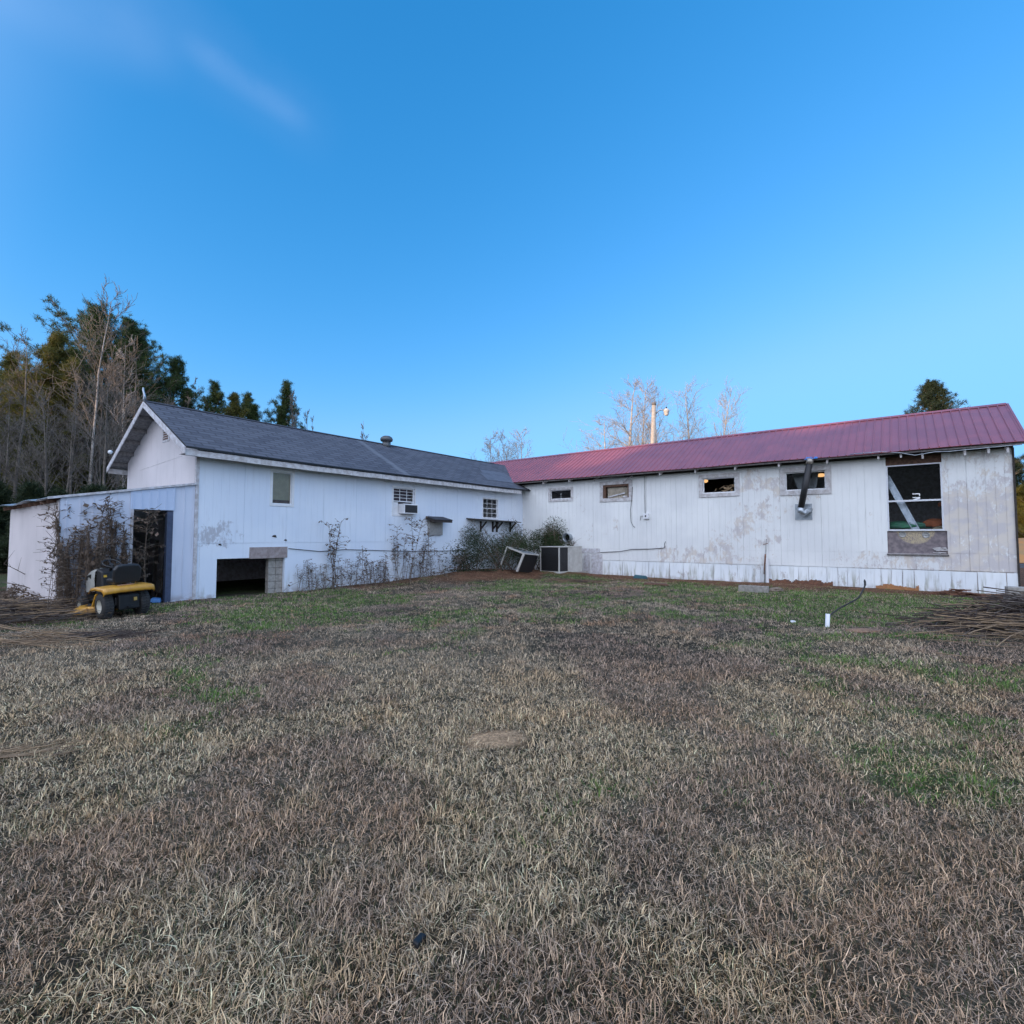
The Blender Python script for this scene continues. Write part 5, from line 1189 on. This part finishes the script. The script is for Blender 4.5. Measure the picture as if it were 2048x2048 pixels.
# ================================================================== bushes in the corner
def bush(seed, w, d, h, n, lsz=.05):
    r = random.Random(seed); s = MB(); l = MB(); lobes = [(r.gauss(0,w*.28), r.gauss(0,d*.28), r.uniform(.35,.85)*h, r.uniform(.20,.38)*w) for _ in range(9)]
    for k in range(int(26)):
        q = r.choice(lobes); e = Vector((q[0]+r.gauss(0,.15), q[1]+r.gauss(0,.15), q[2]+r.uniform(0,.4)*h)); b_ = Vector((r.gauss(0,w*.12), r.gauss(0,d*.12), 0)); mid = (b_+e)/2+Vector((r.gauss(0,.08), r.gauss(0,.08), .05)); s.tube([b_, mid, e], [.018,.012,.004], 4, cap=False)
        for _ in range(10):
            c_ = mid.lerp(e, r.random()); f = c_+Vector((r.gauss(0,.14), r.gauss(0,.14), r.uniform(0,.25))); s.tube([c_, f], [.005,.003], 3, cap=False)
    for k in range(n):
        q = r.choice(lobes); a = Vector((r.gauss(0,1), r.gauss(0,1), r.gauss(0,1))).normalized()*q[3]*(r.random()**.4)
        c_ = Vector((q[0]+a.x, q[1]+a.y*.8, max(.03, q[2]+a.z*1.1))); u_ = Vector((r.gauss(0,1), r.gauss(0,1), r.gauss(0,.6))).normalized()*lsz*r.uniform(.6,1.3); v_ = u_.cross(Vector((r.gauss(0,1), r.gauss(0,1), r.gauss(0,1)))).normalized()*lsz*.32
        l.add([c_-u_, c_+v_, c_+u_, c_-v_], [(0,1,2,3)])
    return s, l
bsh = [(1035,1118,2.0,1.3,2.1,11000,'privet','tall dark green bush in the corner where the two white walls meet',.038),
       (985,1132,2.0,1.4,1.8,8500,'privet','low dark green bush left of the overturned cabinet',.038),
       (925,1140,2.4,1.1,.75,3200,'cedar','sprawling dark brush on the soil bank below the wall shelf',.045),
       (1066,1112,.9,.8,1.7,2200,'privet','narrow leafy bush rising behind the overturned cabinet',.06)]
for i, (px_, py_, w, d, h, n, mt, lab, ls) in enumerate(bsh):
    q = ((1.35,-1.1),(1.15,-3.0),(1.0,-5.1),(2.45,-.9))[i]; p = wor(*q); o = empty('bush', (p.x, p.y, gz(p)), 0, lab, 'bush'); s, l = bush(300+i, w, d, h, n, ls); s.build('stems', MAT['stem'], o); l.build('foliage', MAT[mt], o)
# young feathery evergreens behind the condenser
def sprig(seed, h):
    r = random.Random(seed); s = MB(); l = MB()
    s.tube([(0,0,0),(.01,0,h)], [.012,.004], 4, cap=False)
    for k in range(int(34*h)):
        z_ = h*(.15+.85*r.random()); a = r.random()*6.28; L_ = (.12+.38*(1-z_/h))*r.uniform(.7,1.2); e = Vector((math.cos(a)*L_, math.sin(a)*L_, z_+L_*.9)); c_ = Vector((0,0,z_)); s.tube([c_, e], [.005,.003], 3, cap=False)
        for _ in range(9):
            b_ = c_.lerp(e, r.uniform(.2,1)); f = b_+Vector((r.gauss(0,.035), r.gauss(0,.035), r.uniform(.01,.08))); w_ = Vector((.006,.004,0)); l.add([b_-w_, b_+w_, f], [(0,1,2)])
    return s, l
for i, (px_, h, lab) in enumerate(((1097,1.95,'feathery young evergreen behind the condenser next to the dark bush'),(1117,1.85,'feathery young evergreen between its leafier neighbour and the round duct'),(1142,1.35,'short spreading evergreen behind the condenser under the round duct'))):
    x_ = Rw(px_, 1095, .4)[0]; p = wor(x_, -.4); o = empty('young_evergreen', (p.x, p.y, gz(p)), 0, lab, 'shrub', 'young evergreens behind the condenser'); s, l = sprig(330+i, h); s.build('stem', MAT['stem'], o); l.build('foliage', MAT['cedar'], o)
# broken branches lying on the bank
p = gp(900, 1120, .4); lp = loc(p); lp.x = max(lp.x, .8); p = wor(lp.x, lp.y); o = empty('fallen_branch', (p.x, p.y, gz(p)), 0, 'broken dark branches sticking out of the brush below the wall shelf', 'branch')
s = MB(); rr = random.Random(17)
for k in range(9):
    a = Vector((rr.uniform(-.2,1.6), rr.uniform(-.3,.3), .05)); P = [a]; d = Vector((rr.uniform(-1,.2), rr.uniform(-.2,.2), rr.uniform(.5,1.2))).normalized()
    for i in range(7): d = (d+Vector((rr.gauss(0,.2), rr.gauss(0,.1), rr.gauss(0,.2)))).normalized(); P.append(P[-1]+d*.16)
    s.tube(P, [.022-.0025*i for i in range(8)], 5)
    for i in (3, 5): s.tube([P[i], P[i]+Vector((rr.gauss(0,.15), rr.gauss(0,.1), rr.uniform(.05,.25)))], [.009,.003], 4)
s.build('branches', MAT['dark_wood'], o)

# ================================================================== brush piles and loose canes
def pile(name, px_, py_, n, ax, L0, L1, w, d, h, mats, label, seed, rz_=0.0, jit=.25):
    p = gp(px_, py_, 0); o = empty(name, (p.x, p.y, gz(p)), rz_, label, 'brush pile'); r = random.Random(seed); S = [MB() for _ in mats]
    for k in range(n):
        s = S[k % len(mats)]; c_ = Vector((r.gauss(0,w*.36), r.gauss(0,d*.36), 0)); hh = h*math.exp(-(c_.x/w*1.6)**2-(c_.y/d*1.6)**2); c_.z = r.uniform(.01,1)*hh+.01; L_ = r.uniform(L0,L1); a = ax+r.gauss(0,jit); dd = Vector((math.cos(a), math.sin(a), r.gauss(0,.10))); P = []; b_ = r.gauss(0,.12)
        for i in range(7): t = i/6-.5; q = c_+dd*L_*t+Vector((-dd.y,dd.x,0))*b_*L_*(t*t*4-1)*.5+Vector((0,0,r.gauss(0,.006)-abs(t)*.05*hh)); q.z = max(q.z, .008); P.append(q)
        r0 = r.uniform(.004,.011); s.tube(P, [r0*(1-.1*i) for i in range(7)], 4, cap=False)
        for _ in range(r.randint(0,3)):
            i = r.randint(2,5); a2 = a+r.choice([-1,1])*r.uniform(.3,.7); e = P[i]+Vector((math.cos(a2), math.sin(a2), r.uniform(-.02,.2)))*r.uniform(.12,.4); e.z = max(e.z, .01); s.tube([P[i], e], [r0*.6,.002], 3, cap=False)
    for s, mt in zip(S, mats): s.build('sticks', mt, o)
    return o
MAT['twig_dark'] = simple('dark_twig', (.075,.05,.04), .9, scale=5)
pile('brush_pile', 2065, 1262, 760, .10, .3, 1.8, 2.0, 1.25, .62, [MAT['twig_dark'], MAT['stick'], MAT['twig_dark'], MAT['cane']], 'big heap of cut brown sticks on the lawn before the peeling wall', 5, -.12, .6)
pile('cane_bundle', 2050, 1290, 36, .12, .8, 2.2, 1.6, 1.2, .62, [MAT['cane']], 'long pale canes thrown over the big brown brush heap', 15, -.12, .35)
pile('brush_pile', 5, 1236, 620, .15, .4, 1.6, 2.1, 1.9, .34, [MAT['stick'], MAT['twig_dark'], MAT['cane']], 'loose heap of broken dead stems on the ground before the corrugated shed end', 6, .0, .9)
pile('brush_pile', 190, 1272, 90, .2, .3, 1.2, 1.0, .35, .07, [MAT['stick'], MAT['twig_dark']], 'thin scatter of dark twigs in the grass before the mower', 7, .0, .5)
pile('cane_bundle', 60, 1285, 44, .0, .7, 1.7, 1.3, .8, .22, [MAT['cane']], 'pale straw coloured canes lying in the grass in front of the dead stem heap', 8, -.06, .22)
pile('cane_bundle', 30, 1508, 14, .45, .3, .8, .35, .2, .05, [MAT['cane']], 'few pale canes crossing in the lawn at the picture edge, nearest the viewer', 9, .0, .35)
for i, (pts, lab) in enumerate(((((0,1340),(60,1308),(110,1250)), None),)): pass
for (a, b_, nm, lab) in (((10,1165),(112,1200),.012,'long bare cane leaning low against the corrugated shed end, the lower one'),((8,1128),(108,1190),.012,'long bare cane leaning against the corrugated shed end, the upper one')):
    A_ = at(a[0], a[1], 12.3); B2 = gp(b_[0], b_[1], .02); o = empty('leaning_cane', (B2.x, B2.y, gz(B2)), 0, lab, 'cane', 'canes leaning on the shed end'); s = MB(); v_ = A_-Vector((B2.x,B2.y,gz(B2))); P = [v_*(i/8)+Vector((0,0,.08*math.sin(i/8*3.1))) for i in range(9)]; s.tube(P, [.014-.0008*i for i in range(9)], 5)
    rr = random.Random(int(b_[1]))
    for i in range(2, 9): s.tube([P[i], P[i]+Vector((rr.gauss(0,.12), rr.gauss(0,.1), rr.uniform(.0,.35)))], [.006,.002], 3, cap=False)
    s.build('cane', MAT['stick'], o)
pile('leaf_litter', 1150, 1162, 300, TH, .08, .35, 2.2, .8, .06, [MAT['rust'], MAT['cane'], MAT['stick']], 'litter of rust brown pine straw along the foot of the panel wall', 21, TH, 1.2)['category'] = 'litter'
# fallen leaves on the lawn
s = MB(); l = random.Random(31); MAT['oakleaf'] = leafmat('fallen_leaf', (.20,.10,.05), (.32,.20,.12), .1)
for k in range(300):
    D = 2.5+l.random()**1.0*18; p = Vector(((l.random()*2-1)*D*1.05, D, 0)); lp = loc(p)
    if not (lp.x > .3 and lp.y < -.3): continue
    z_ = gz(p)+.03; a = l.random()*6.28; L_ = l.uniform(.010,.024); u_ = Vector((math.cos(a), math.sin(a), l.gauss(0,.3)))*L_; v_ = Vector((-math.sin(a), math.cos(a), l.gauss(0,.3)))*L_*.55; c_ = Vector((p.x,p.y,z_+.01))
    s.add([c_-u_, c_-u_*.2+v_, c_+u_, c_-u_*.1-v_], [(0,1,2,3)])
tag(s.build('fallen_leaves', MAT['oakleaf']), 'scattered small brown fallen leaves over the lawn', 'leaves', kind='stuff')

# ================================================================== trees
def tube_np(segs, sides=3):
    """segs: (p0,p1,r0,r1) arrays -> verts, faces"""
    A = np.array([q[0] for q in segs], float); B = np.array([q[1] for q in segs], float); r0 = np.array([q[2] for q in segs]); r1 = np.array([q[3] for q in segs])
    d = B-A; d /= np.linalg.norm(d, axis=1, keepdims=True)+1e-9; ref = np.where(np.abs(d[:, 2:3]) < .9, np.array([[0,0,1.]]), np.array([[1.,0,0]])); x = np.cross(d, ref); x /= np.linalg.norm(x, axis=1, keepdims=True); y = np.cross(d, x)
    V = []
    for P, r in ((A, r0), (B, r1)):
        for k in range(sides): a = 2*math.pi*k/sides; V.append(P + (x*math.cos(a)+y*math.sin(a))*r[:, None])
    V = np.stack(V, 1).reshape(-1, 3); n = len(segs); q = np.arange(n)*2*sides; F = []
    for k in range(sides): k2 = (k+1) % sides; F.append(np.stack([q+k, q+k2, q+sides+k2, q+sides+k], 1))
    return V, np.stack(F, 1).reshape(-1, 4)
def bare_tree(seed, H, r0, form='slim', minr=.010):
    r = random.Random(seed); T = []; Bs = []
    def br(p, d, L_, rad_, dep):
        n = 4 if dep > 1 else 3; P = p
        for i in range(n):
            d = (d + Vector((r.gauss(0,.10), r.gauss(0,.10), .07 if form != 'wide' else .05))).normalized(); Q = P+d*L_/n; ra, rb = rad_*(1-.75*i/n), rad_*(1-.75*(i+1)/n)
            Bs.append((tuple(P), tuple(Q), max(ra, minr), max(rb, minr*.8)))
            if dep > 0:
                for _ in range(2 if dep > 1 else r.choice([1,2])):
                    a = r.random()*6.28; o_ = d.orthogonal().normalized(); o_.rotate(Matrix.Rotation(a, 3, d)); nd = (d*r.uniform(.7,1.0)+o_*r.uniform(.45,.85)).normalized(); br(Q if r.random() < .7 else P.lerp(Q, .5), nd, L_*r.uniform(.34,.62), rb*.62, dep-1)
            P = Q
    n = 14; P = Vector((0,0,-.2)); d = Vector((r.gauss(0,.03), r.gauss(0,.03), 1)).normalized()
    for i in range(n):
        d = (d+Vector((r.gauss(0,.03), r.gauss(0,.03), .05))).normalized(); Q = P+d*(H+.2)/n; t = i/n; ra, rb = r0*(1-.93*t), r0*(1-.93*(t+1/n)); T.append((tuple(P), tuple(Q), max(ra,minr), max(rb,minr)))
        st = .34 if form == 'slim' else .22
        if t > st:
            for _ in range(r.choice([2,3]) if form != 'slim' else r.choice([1,2])):
                a = r.random()*6.28; tl = (1-t)*.9+.12; L_ = H*(.16 if form == 'slim' else .28)*tl*r.uniform(.7,1.25)*1.25; br(P.lerp(Q, r.random()), Vector((math.cos(a), math.sin(a), 1.25 if form != 'wide' else .75)).normalized(), L_, max(ra*.42, minr), 2)
        P = Q
    return T, Bs
def make_tree(name, pos, trunk, crown, mt, mc, label, group=None, cat='tree', crownf=None):
    o = empty(name, pos, 0, label, cat, group)
    V, F = tube_np(trunk, 7); t_ = npmesh('trunk', V, F, mt, o, nv=4, smooth=True)
    V, F = tube_np(crown, 3); c_ = npmesh('crown', V, F, mc, o, nv=4)
    return o
def tufts(C, r_, n, size, seed, wd=.10, up=.25):
    """needle bunches: n thin leaves round every point of C"""
    r = np.random.default_rng(seed); k = len(C); idx = np.repeat(np.arange(k), n); m_ = len(idx); d = r.normal(0, 1, (m_, 3)); d[:, 2] += up; d /= np.linalg.norm(d, axis=1, keepdims=True); L_ = size*(.6+.7*r.random(m_))[:, None]
    c = C[idx]+r.normal(0, r_, (m_, 3)); w = np.cross(d, r.normal(0, 1, (m_, 3))); w /= np.linalg.norm(w, axis=1, keepdims=True)+1e-9; w *= size*wd
    V = np.stack([c-w, c+w, c+d*L_], 1).reshape(-1, 3); F = np.arange(len(V)).reshape(-1, 3); return V, F
def pine(seed, H, r0, cw, base=.35, dens=1.0, gold=0.0, name='pine_tree', pos=(0,0,0), label='', group=None, form='loblolly', mat_='needle'):
    r = random.Random(seed); T = []; Bs = []; C = []; n = 16; P = Vector((0,0,-.2)); d = Vector((0,0,1)); pts = []
    for i in range(n): d = (d+Vector((r.gauss(0,.02), r.gauss(0,.02), .05))).normalized(); Q = P+d*(H+.2)/n; T.append((tuple(P), tuple(Q), max(.03, r0*(1-.9*i/n)), max(.02, r0*(1-.9*(i+1)/n)))); pts.append(Q.copy()); P = Q
    nb_ = int(58*dens)
    for k in range(nb_):
        t = base+(1-base)*((k+r.random())/nb_); i = min(int(t*n), n-1); c0 = Vector(T[i][0]).lerp(Vector(T[i][1]), t*n-i); a = k*2.4+r.gauss(0,.4); tt = (t-base)/(1-base)
        if form == 'cone': L_ = cw*(1.02-tt)**.85*r.uniform(.6,1.15); el = .25
        else: L_ = cw*(math.sin(min(1, .30+tt*.80)*math.pi)**.8*1.15+.16)*r.choice([.45,.8,1.05,1.25]); el = .05+.8*tt
        dd = Vector((math.cos(a), math.sin(a), el)).normalized(); p0 = c0; m_ = 5
        for j in range(m_):
            dd = (dd+Vector((r.gauss(0,.08), r.gauss(0,.08), .09))).normalized(); p1 = p0+dd*L_/m_; Bs.append((tuple(p0), tuple(p1), .03*(1-j/m_)+.012, .03*(1-(j+1)/m_)+.010))
            if j >= 1:
                for _ in range(int(3+3*L_/cw)):
                    o_ = Vector((r.gauss(0,1), r.gauss(0,1), r.gauss(.3,.6))).normalized(); q = p0.lerp(p1, r.random())+o_*r.uniform(.1,.50)*min(1, cw/2.2); Bs.append((tuple(p1), tuple(q), .010, .006)); C.append(q)
            p0 = p1
        C.append(p0)
    for _ in range(8): C.append(P-Vector((r.gauss(0,.1), r.gauss(0,.1), r.random()*.7)))
    o = empty(name, pos, r.random()*6.28, label, 'tree', group); V, F = tube_np(T, 7); npmesh('trunk', V, F, MAT['bark'], o, nv=4, smooth=True); V, F = tube_np(Bs, 3); npmesh('branches', V, F, MAT['bark'], o, nv=4)
    C = np.array([tuple(q) for q in C]); V, F = tufts(C, .07, 34, .23, seed, .060, .45); npmesh('crown', V, F, MAT[mat_], o); return o
def topz(px, py, D): return at(px, py, D).z
def stand(px, D): p = at(px, 1074, D); return Vector((p.x, p.y, gz(p)))
# tall pines of the wood
PL = [(185,612,36,.28,3.8,.50,"needle","tallest dark pine of the wood, its top above the shed"),
      (232,640,37,.24,3.2,.35,'needle','dark pine just beyond the tallest one, nearer the gable'),
      (275,668,39,.24,3.4,.25,'needle','dark pine whose crown falls towards the gable peak'),
      (325,722,40,.20,3.0,.2,'needle','lower dark pine closing the wood above the gable peak'),
      (352,775,41,.15,1.2,.3,'needle','small pine at the edge of the wood beside the gable peak'),
      (85,668,31,.22,2.8,.25,'needle_lit','yellow green pine in the evening light at the outer side of the wood'),
      (120,700,33,.2,1.6,.4,'needle','slender pine between the yellow green one and the tallest one'),
      (255,720,38,.2,2.8,.2,'needle','bushy pine low between the taller ones and the gable'),
      (135,765,32,.18,2.4,.2,'needle_lit','low yellow green pine in front of the tall dark ones'),
      (60,770,33,.18,2.4,.2,'needle','low dark pine near the picture edge of the wood'),
      (30,705,35,.2,1.9,.25,'needle_lit','yellowish pine at the picture edge of the wood')]
for i, (px_, py_, D, r0, cw, base, mt, lab) in enumerate(PL):
    p = stand(px_, D); pine(500+i, topz(px_, py_, D)-p.z, r0, cw, base, 1.6, 0, 'pine_tree', p, lab, 'pines of the wood', mat_=mt)
BP = [(422,768,44,.14,2.0,.45,'needle','thin pine top standing alone beyond the shingle roof'), (466,793,43,.16,1.7,.4,'needle_lit','yellowish pine top next to the lone thin one beyond the shingle roof'),
      (505,792,45,.18,2.0,.4,'needle','broad dark pine in the group beyond the shingle roof'), (530,768,46,.18,1.9,.35,'needle','highest pointed pine in the group beyond the shingle roof'), (553,815,45,.14,1.1,.4,'needle','smallest pine ending the group beyond the shingle roof'), (487,810,44,.15,1.5,.4,'needle','low dark pine filling the group beyond the shingle roof')]
for i, (px_, py_, D, r0, cw, base, mt, lab) in enumerate(BP):
    p = stand(px_, D); pine(540+i, topz(px_, py_, D)-p.z, r0, cw, base, .9, 0, 'pine_tree', p, lab, 'pines beyond the shingle roof', mat_=mt)
p = stand(1901, 40); pine(560, topz(1901, 763, 40)-p.z, .2, 5.2, .3, 2.4, 0, 'cedar_tree', p, 'pointed conifer top showing above the maroon roof ridge', None, 'cone', 'cedar')
# bare trees of the wood: six grown once, then copied
blib = []
rr = random.Random(3)
FB = 'slender bare trees of the wood'; FBL = 'slender leafless tree standing in the wood beyond the shed'
for k in range(6):
    T, Bs = bare_tree(600+k, 12.0, .12, 'slim' if k < 4 else 'mid', .010); px_ = 20+k*55; p = stand(px_, 30); blib.append(make_tree('bare_tree', p, T, Bs, MAT['bark'], MAT['bark'], FBL, FB))
for i in range(44):
    px_ = -60+i*9.6+rr.uniform(-8,8); D = rr.uniform(25,42)
    topy = 700+rr.uniform(-40,120) if px_ < 260 else 830+rr.uniform(-40,60)
    if px_ > 360: continue
    if i < 6: o = blib[i]
    else: o = copy_tree(blib[i % 6])
    p = stand(px_, D); H = max(5, topz(px_, topy, D)); o.location = p; k = H/12; o.scale = (k*.95, k*.95, k); o.rotation_euler = (0,0,rr.random()*6.28)
# the pale forked one in front of the tall pine
T, Bs = bare_tree(650, 16.0, .13, 'mid', .012); p = stand(172, 30); o = make_tree('bare_tree', p, T, Bs, MAT['birch'], MAT['bark'], 'pale barked leafless tree rising in front of the tallest pine', 'pale bare trees'); o.scale = (.9,.9, topz(178, 600, 30)/16)
T, Bs = bare_tree(652, 12.0, .09, 'slim', .012); p = stand(245, 31); o = make_tree('bare_tree', p, T, Bs, MAT['birch'], MAT['birch'], 'smaller pale leafless tree in front of the pine nearer the gable', 'pale bare trees'); o.scale = (.9,.9, topz(245, 690, 31)/12)
# evergreens of the understorey
G3 = 'dark evergreens under the wood'; GL3 = 'dark evergreen of the understorey behind the shed roof'
proto = []
for k in range(3):
    p = stand(30+60*k, 24); proto.append(pine(700+k, 3.3, .08, 1.3, .05, .7, 0, 'understorey_evergreen', p, GL3, G3, 'cone', 'cedar'))
for i in range(20):
    px_ = -40+i*17+rr.uniform(-6,6); D = rr.uniform(20.5,29); 
    if px_ > 250: D = rr.uniform(25,30)
    if px_ > 300: continue
    o = proto[i] if i < 3 else copy_tree(proto[i % 3]); p = stand(px_, D); lp = loc(p)
    if lp.x > -6.6 and lp.y > yF-1.5 and lp.x < 1: p = wor(-7.2-rr.random(), lp.y)
    o.location = Vector((p.x, p.y, gz(p))); k = rr.uniform(.7,1.25); o.scale = (k,k,k); o.rotation_euler = (0,0,rr.random()*6.28)
# the far wood behind, one mass
r = random.Random(9); segs = []; C = []
for i in range(420):
    px_ = -260+i*1.45+r.uniform(-6,6); D = r.uniform(38,62); p = at(px_, 1074, D); H = (7+5*r.random())*(1 if px_ < 290 else .5)
    if px_ > 345: continue
    q = Vector((p.x+r.gauss(0,.4), p.y, H)); segs.append(((p.x,p.y,-.3), tuple(q), .10, .03))
    for _ in range(16):
        t = r.uniform(.12,1); c_ = Vector((p.x,p.y,0)).lerp(q, t); a = r.random()*6.28; e = c_+Vector((math.cos(a), math.sin(a), r.uniform(.2,1)))*r.uniform(.6,2.0); segs.append((tuple(c_), tuple(e), .035, .015))
        for _ in range(3): m_ = c_.lerp(e, r.random()); segs.append((tuple(m_), tuple(m_+Vector((r.gauss(0,.6), r.gauss(0,.6), r.uniform(0,.9)))), .018, .012))
    for _ in range(10): C.append((p.x+r.gauss(0,1.0), p.y+r.gauss(0,1.0), abs(r.gauss(0,1.9))))
V, F = tube_np(segs, 3); fw = npmesh('far_wood', V, F, MAT['bark'], nv=4); tag(fw, 'tangled mass of leafless trunks and twigs filling the far side of the wood', 'woodland', kind='stuff')
V, F = tufts(np.array(C), .25, 22, .55, 5, .14); u_ = npmesh('understorey', V, F, MAT['cedar']); tag(u_, 'dark evergreen undergrowth at the foot of the far wood', 'undergrowth', kind='stuff')
# thin bare tops beyond the shingle roof
GT = 'thin bare tree tops beyond the shingle roof'
for i, (px_, py_, D, lab) in enumerate(((388,768,44,'pair of thin bare stems rising between the dark wood and the lone pine top'),(577,785,44,'thin straight bare stem just past the pine group beyond the shingle roof'),(583,795,46,'second thin bare stem close behind the straight one past the pine group'),(612,822,48,'low bushy bare crown beyond the shingle roof'),(632,845,48,'faint low bare twigs over the shingle roof ridge'),(725,842,52,'faint spreading bare crown over the ridge near the roof vent'))):
    T, Bs = bare_tree(680+i, 9.0, .09, 'slim', .012); p = stand(px_, D); o = make_tree('bare_tree', p, T, Bs, MAT['bark'], MAT['bark'], lab, GT); k = topz(px_, py_, D)/9; o.scale = (min(k,1.0), min(k,1.0), k)
# sunlit bare trees beyond the maroon roof
GS = 'sunlit bare trees beyond the maroon roof'
for i, (px_, py_, D, H, r0, form, w_, lab) in enumerate(((985,872,52,9,.14,'wide',1.3,'leftmost small bare crown in the group where the two roof ridges meet'),(1012,868,54,9,.14,'mid',1.5,'middle bare crown in the group where the two roof ridges meet'),(1042,868,52,9,.14,'mid',1.4,'last bare crown in the group where the two roof ridges meet'),
      (1255,772,46,13,.26,'wide',1.45,'widest pale bare tree over the maroon ridge, left of the lamp pole'),(1285,778,48,13,.2,'mid',1.3,'upright pale bare tree close to the lamp pole'),(1334,780,48,13,.2,'mid',1.3,'pale bare tree directly behind the street lamp head'),(1387,772,50,13,.2,'mid',1.35,'slim pale bare tree next beyond the street lamp'),(1430,780,50,13,.18,'mid',1.2,'last pale bare tree of the row over the maroon ridge'),(1215,845,46,10,.2,'wide',1.4,'low spreading bare branches starting the row over the maroon ridge'))):
    T, Bs = bare_tree(720+i, H, r0*.85, form, .0075); p = stand(px_, D); o = make_tree('bare_tree', p, T, Bs, MAT['birch'], MAT['birch'], lab, GS); o.scale = (w_, w_, topz(px_, py_, D)/H)
# lamp pole
D = 32; pb = stand(1298, D); pt = at(1308, 808, D); o = empty('lamp_pole', pb, 0, 'leaning wooden utility pole with a curved arm and white lamp above the maroon roof', 'street lamp'); s = MB(); tv = pt-pb
s.tube([(0,0,-.3), tv], [.19,.13], 12); s.build('pole', MAT['pole'], o); s = MB(); s.tube([tv-tv.normalized()*.08, tv+tv.normalized()*.08], [.15,.14], 12); s.build('pole_cap', MAT['grey_wood'], o)
am = at(1311, 828, D)-pb; hdp = at(1333, 822, D)-pb; s = MB(); s.tube([am, am+Vector((.20,0,.22)), am+Vector((.45,0,.28)), hdp+Vector((0,0,.05))], .045, 8); arm = s.build('lamp_arm', MAT['galv'], o)
s = MB(); s.lathe([(0,.16),(.10,.15),(.17,.06),(.19,-.02),(.15,-.06),(.14,-.22),(.08,-.30),(0,-.31)], 18, Matrix.Translation(hdp)); s.build('lamp_head', simple('lamp_housing', (.62,.60,.56), .5), o)
s = MB(); s.tube([hdp+Vector((0,0,.15)), hdp+Vector((0,0,.26))], [.05,.04], 10); s.build('photocell', MAT['black'], arm)
# things at the far right beyond the corner
G4 = 'evergreens beyond the outer end of the red roofed building'
for i, (px_, D, H, cw, mt, lab) in enumerate(((2046,46,8.5,2.6,'cedar','dark tree seen through the gap at the outer corner, nearest the wall'),(2085,52,9,3,'needle','tree at the picture edge past the outer corner'),(2062,40,5.4,2.4,'needle_lit','yellow green evergreen past the outer corner of the peeling wall'),(2035,60,6,2.2,'cedar','far evergreen low behind the outer corner'))):
    p = stand(px_, D); pine(800+i, H, .15, cw, .12, 1.2, 0, 'evergreen_tree', p, lab, G4, 'cone', mt)
# road and bank
rd = MB(); a = gp(2048, 1139); b_ = gp(2048, 1123)
rd.add([(22.5,27.2,.02),(90,14.5,.02),(90,19,.02),(22.5,31.8,.02)], [(0,1,2,3)]); rd.build('road', simple('asphalt', (.055,.055,.06), .85, scale=3, c2=(.04,.04,.044)))
bpy.data.objects['road']['kind'] = 'structure'
s = MB(); rr = random.Random(5); bm = bmesh.new()
n1_, n2_ = 60, 12; V = []; 
for i in range(n1_):
    for j in range(n2_):
        x_ = 26+i*1.1; t = j/(n2_-1); y_ = 33+t*7-(x_-26)*.19; V.append((x_, y_, .0+1.5*math.sin(t*math.pi)*(.6+.8*float(vn(x_, y_, 3, 4)))))
V = np.array(V); ii = (np.arange(n1_-1)[:, None]*n2_+np.arange(n2_-1)[None, :]).ravel(); F = np.stack([ii, ii+1, ii+n2_+1, ii+n2_], 1)
tag(npmesh('clay_bank', V, F, simple('orange_clay_bank', (.42,.20,.07), .95, scale=1.2, c2=(.30,.19,.09)), nv=4, smooth=True), kind='structure')
# ================================================================== unseen ridge added behind the viewer, in place of trees, to shade the yard
sx_, sy_ = SUN_AZ.x, SUN_AZ.y; px2, py2 = -sy_, sx_      # lateral axis
V = []; n1_, n2_ = 240, 9; rr = random.Random(6)
def ridge_h(q):
    k = 1-sst(44, 50, -(-q))*0
    h = 13.6
    return h
for i in range(n1_):
    q = -150+i*1.25
    for j in range(n2_):
        t = j/(n2_-1); dist = 46+t*26; hh = RIDGE(q)*math.sin(min(1, t*1.6)*math.pi/2)*(1 if t < .7 else 1-(t-.7)*2.4); hh += (float(vn(q, dist, 2.6, 8))-.5)*1.3*(t > .1) + (float(vn(q, dist, .9, 18))-.5)*.7*(t > .1)
        V.append((sx_*dist+px2*q, sy_*dist+py2*q, hh-.3))
V = np.array(V); ii = (np.arange(n1_-1)[:, None]*n2_+np.arange(n2_-1)[None, :]).ravel(); F = np.stack([ii, ii+1, ii+n2_+1, ii+n2_], 1)
hl = npmesh('shade_ridge', V, F, simple('shade_ridge_cover', (.07,.065,.04), .95, scale=.8, c2=(.045,.05,.03)), nv=4); tag(hl, kind='structure')
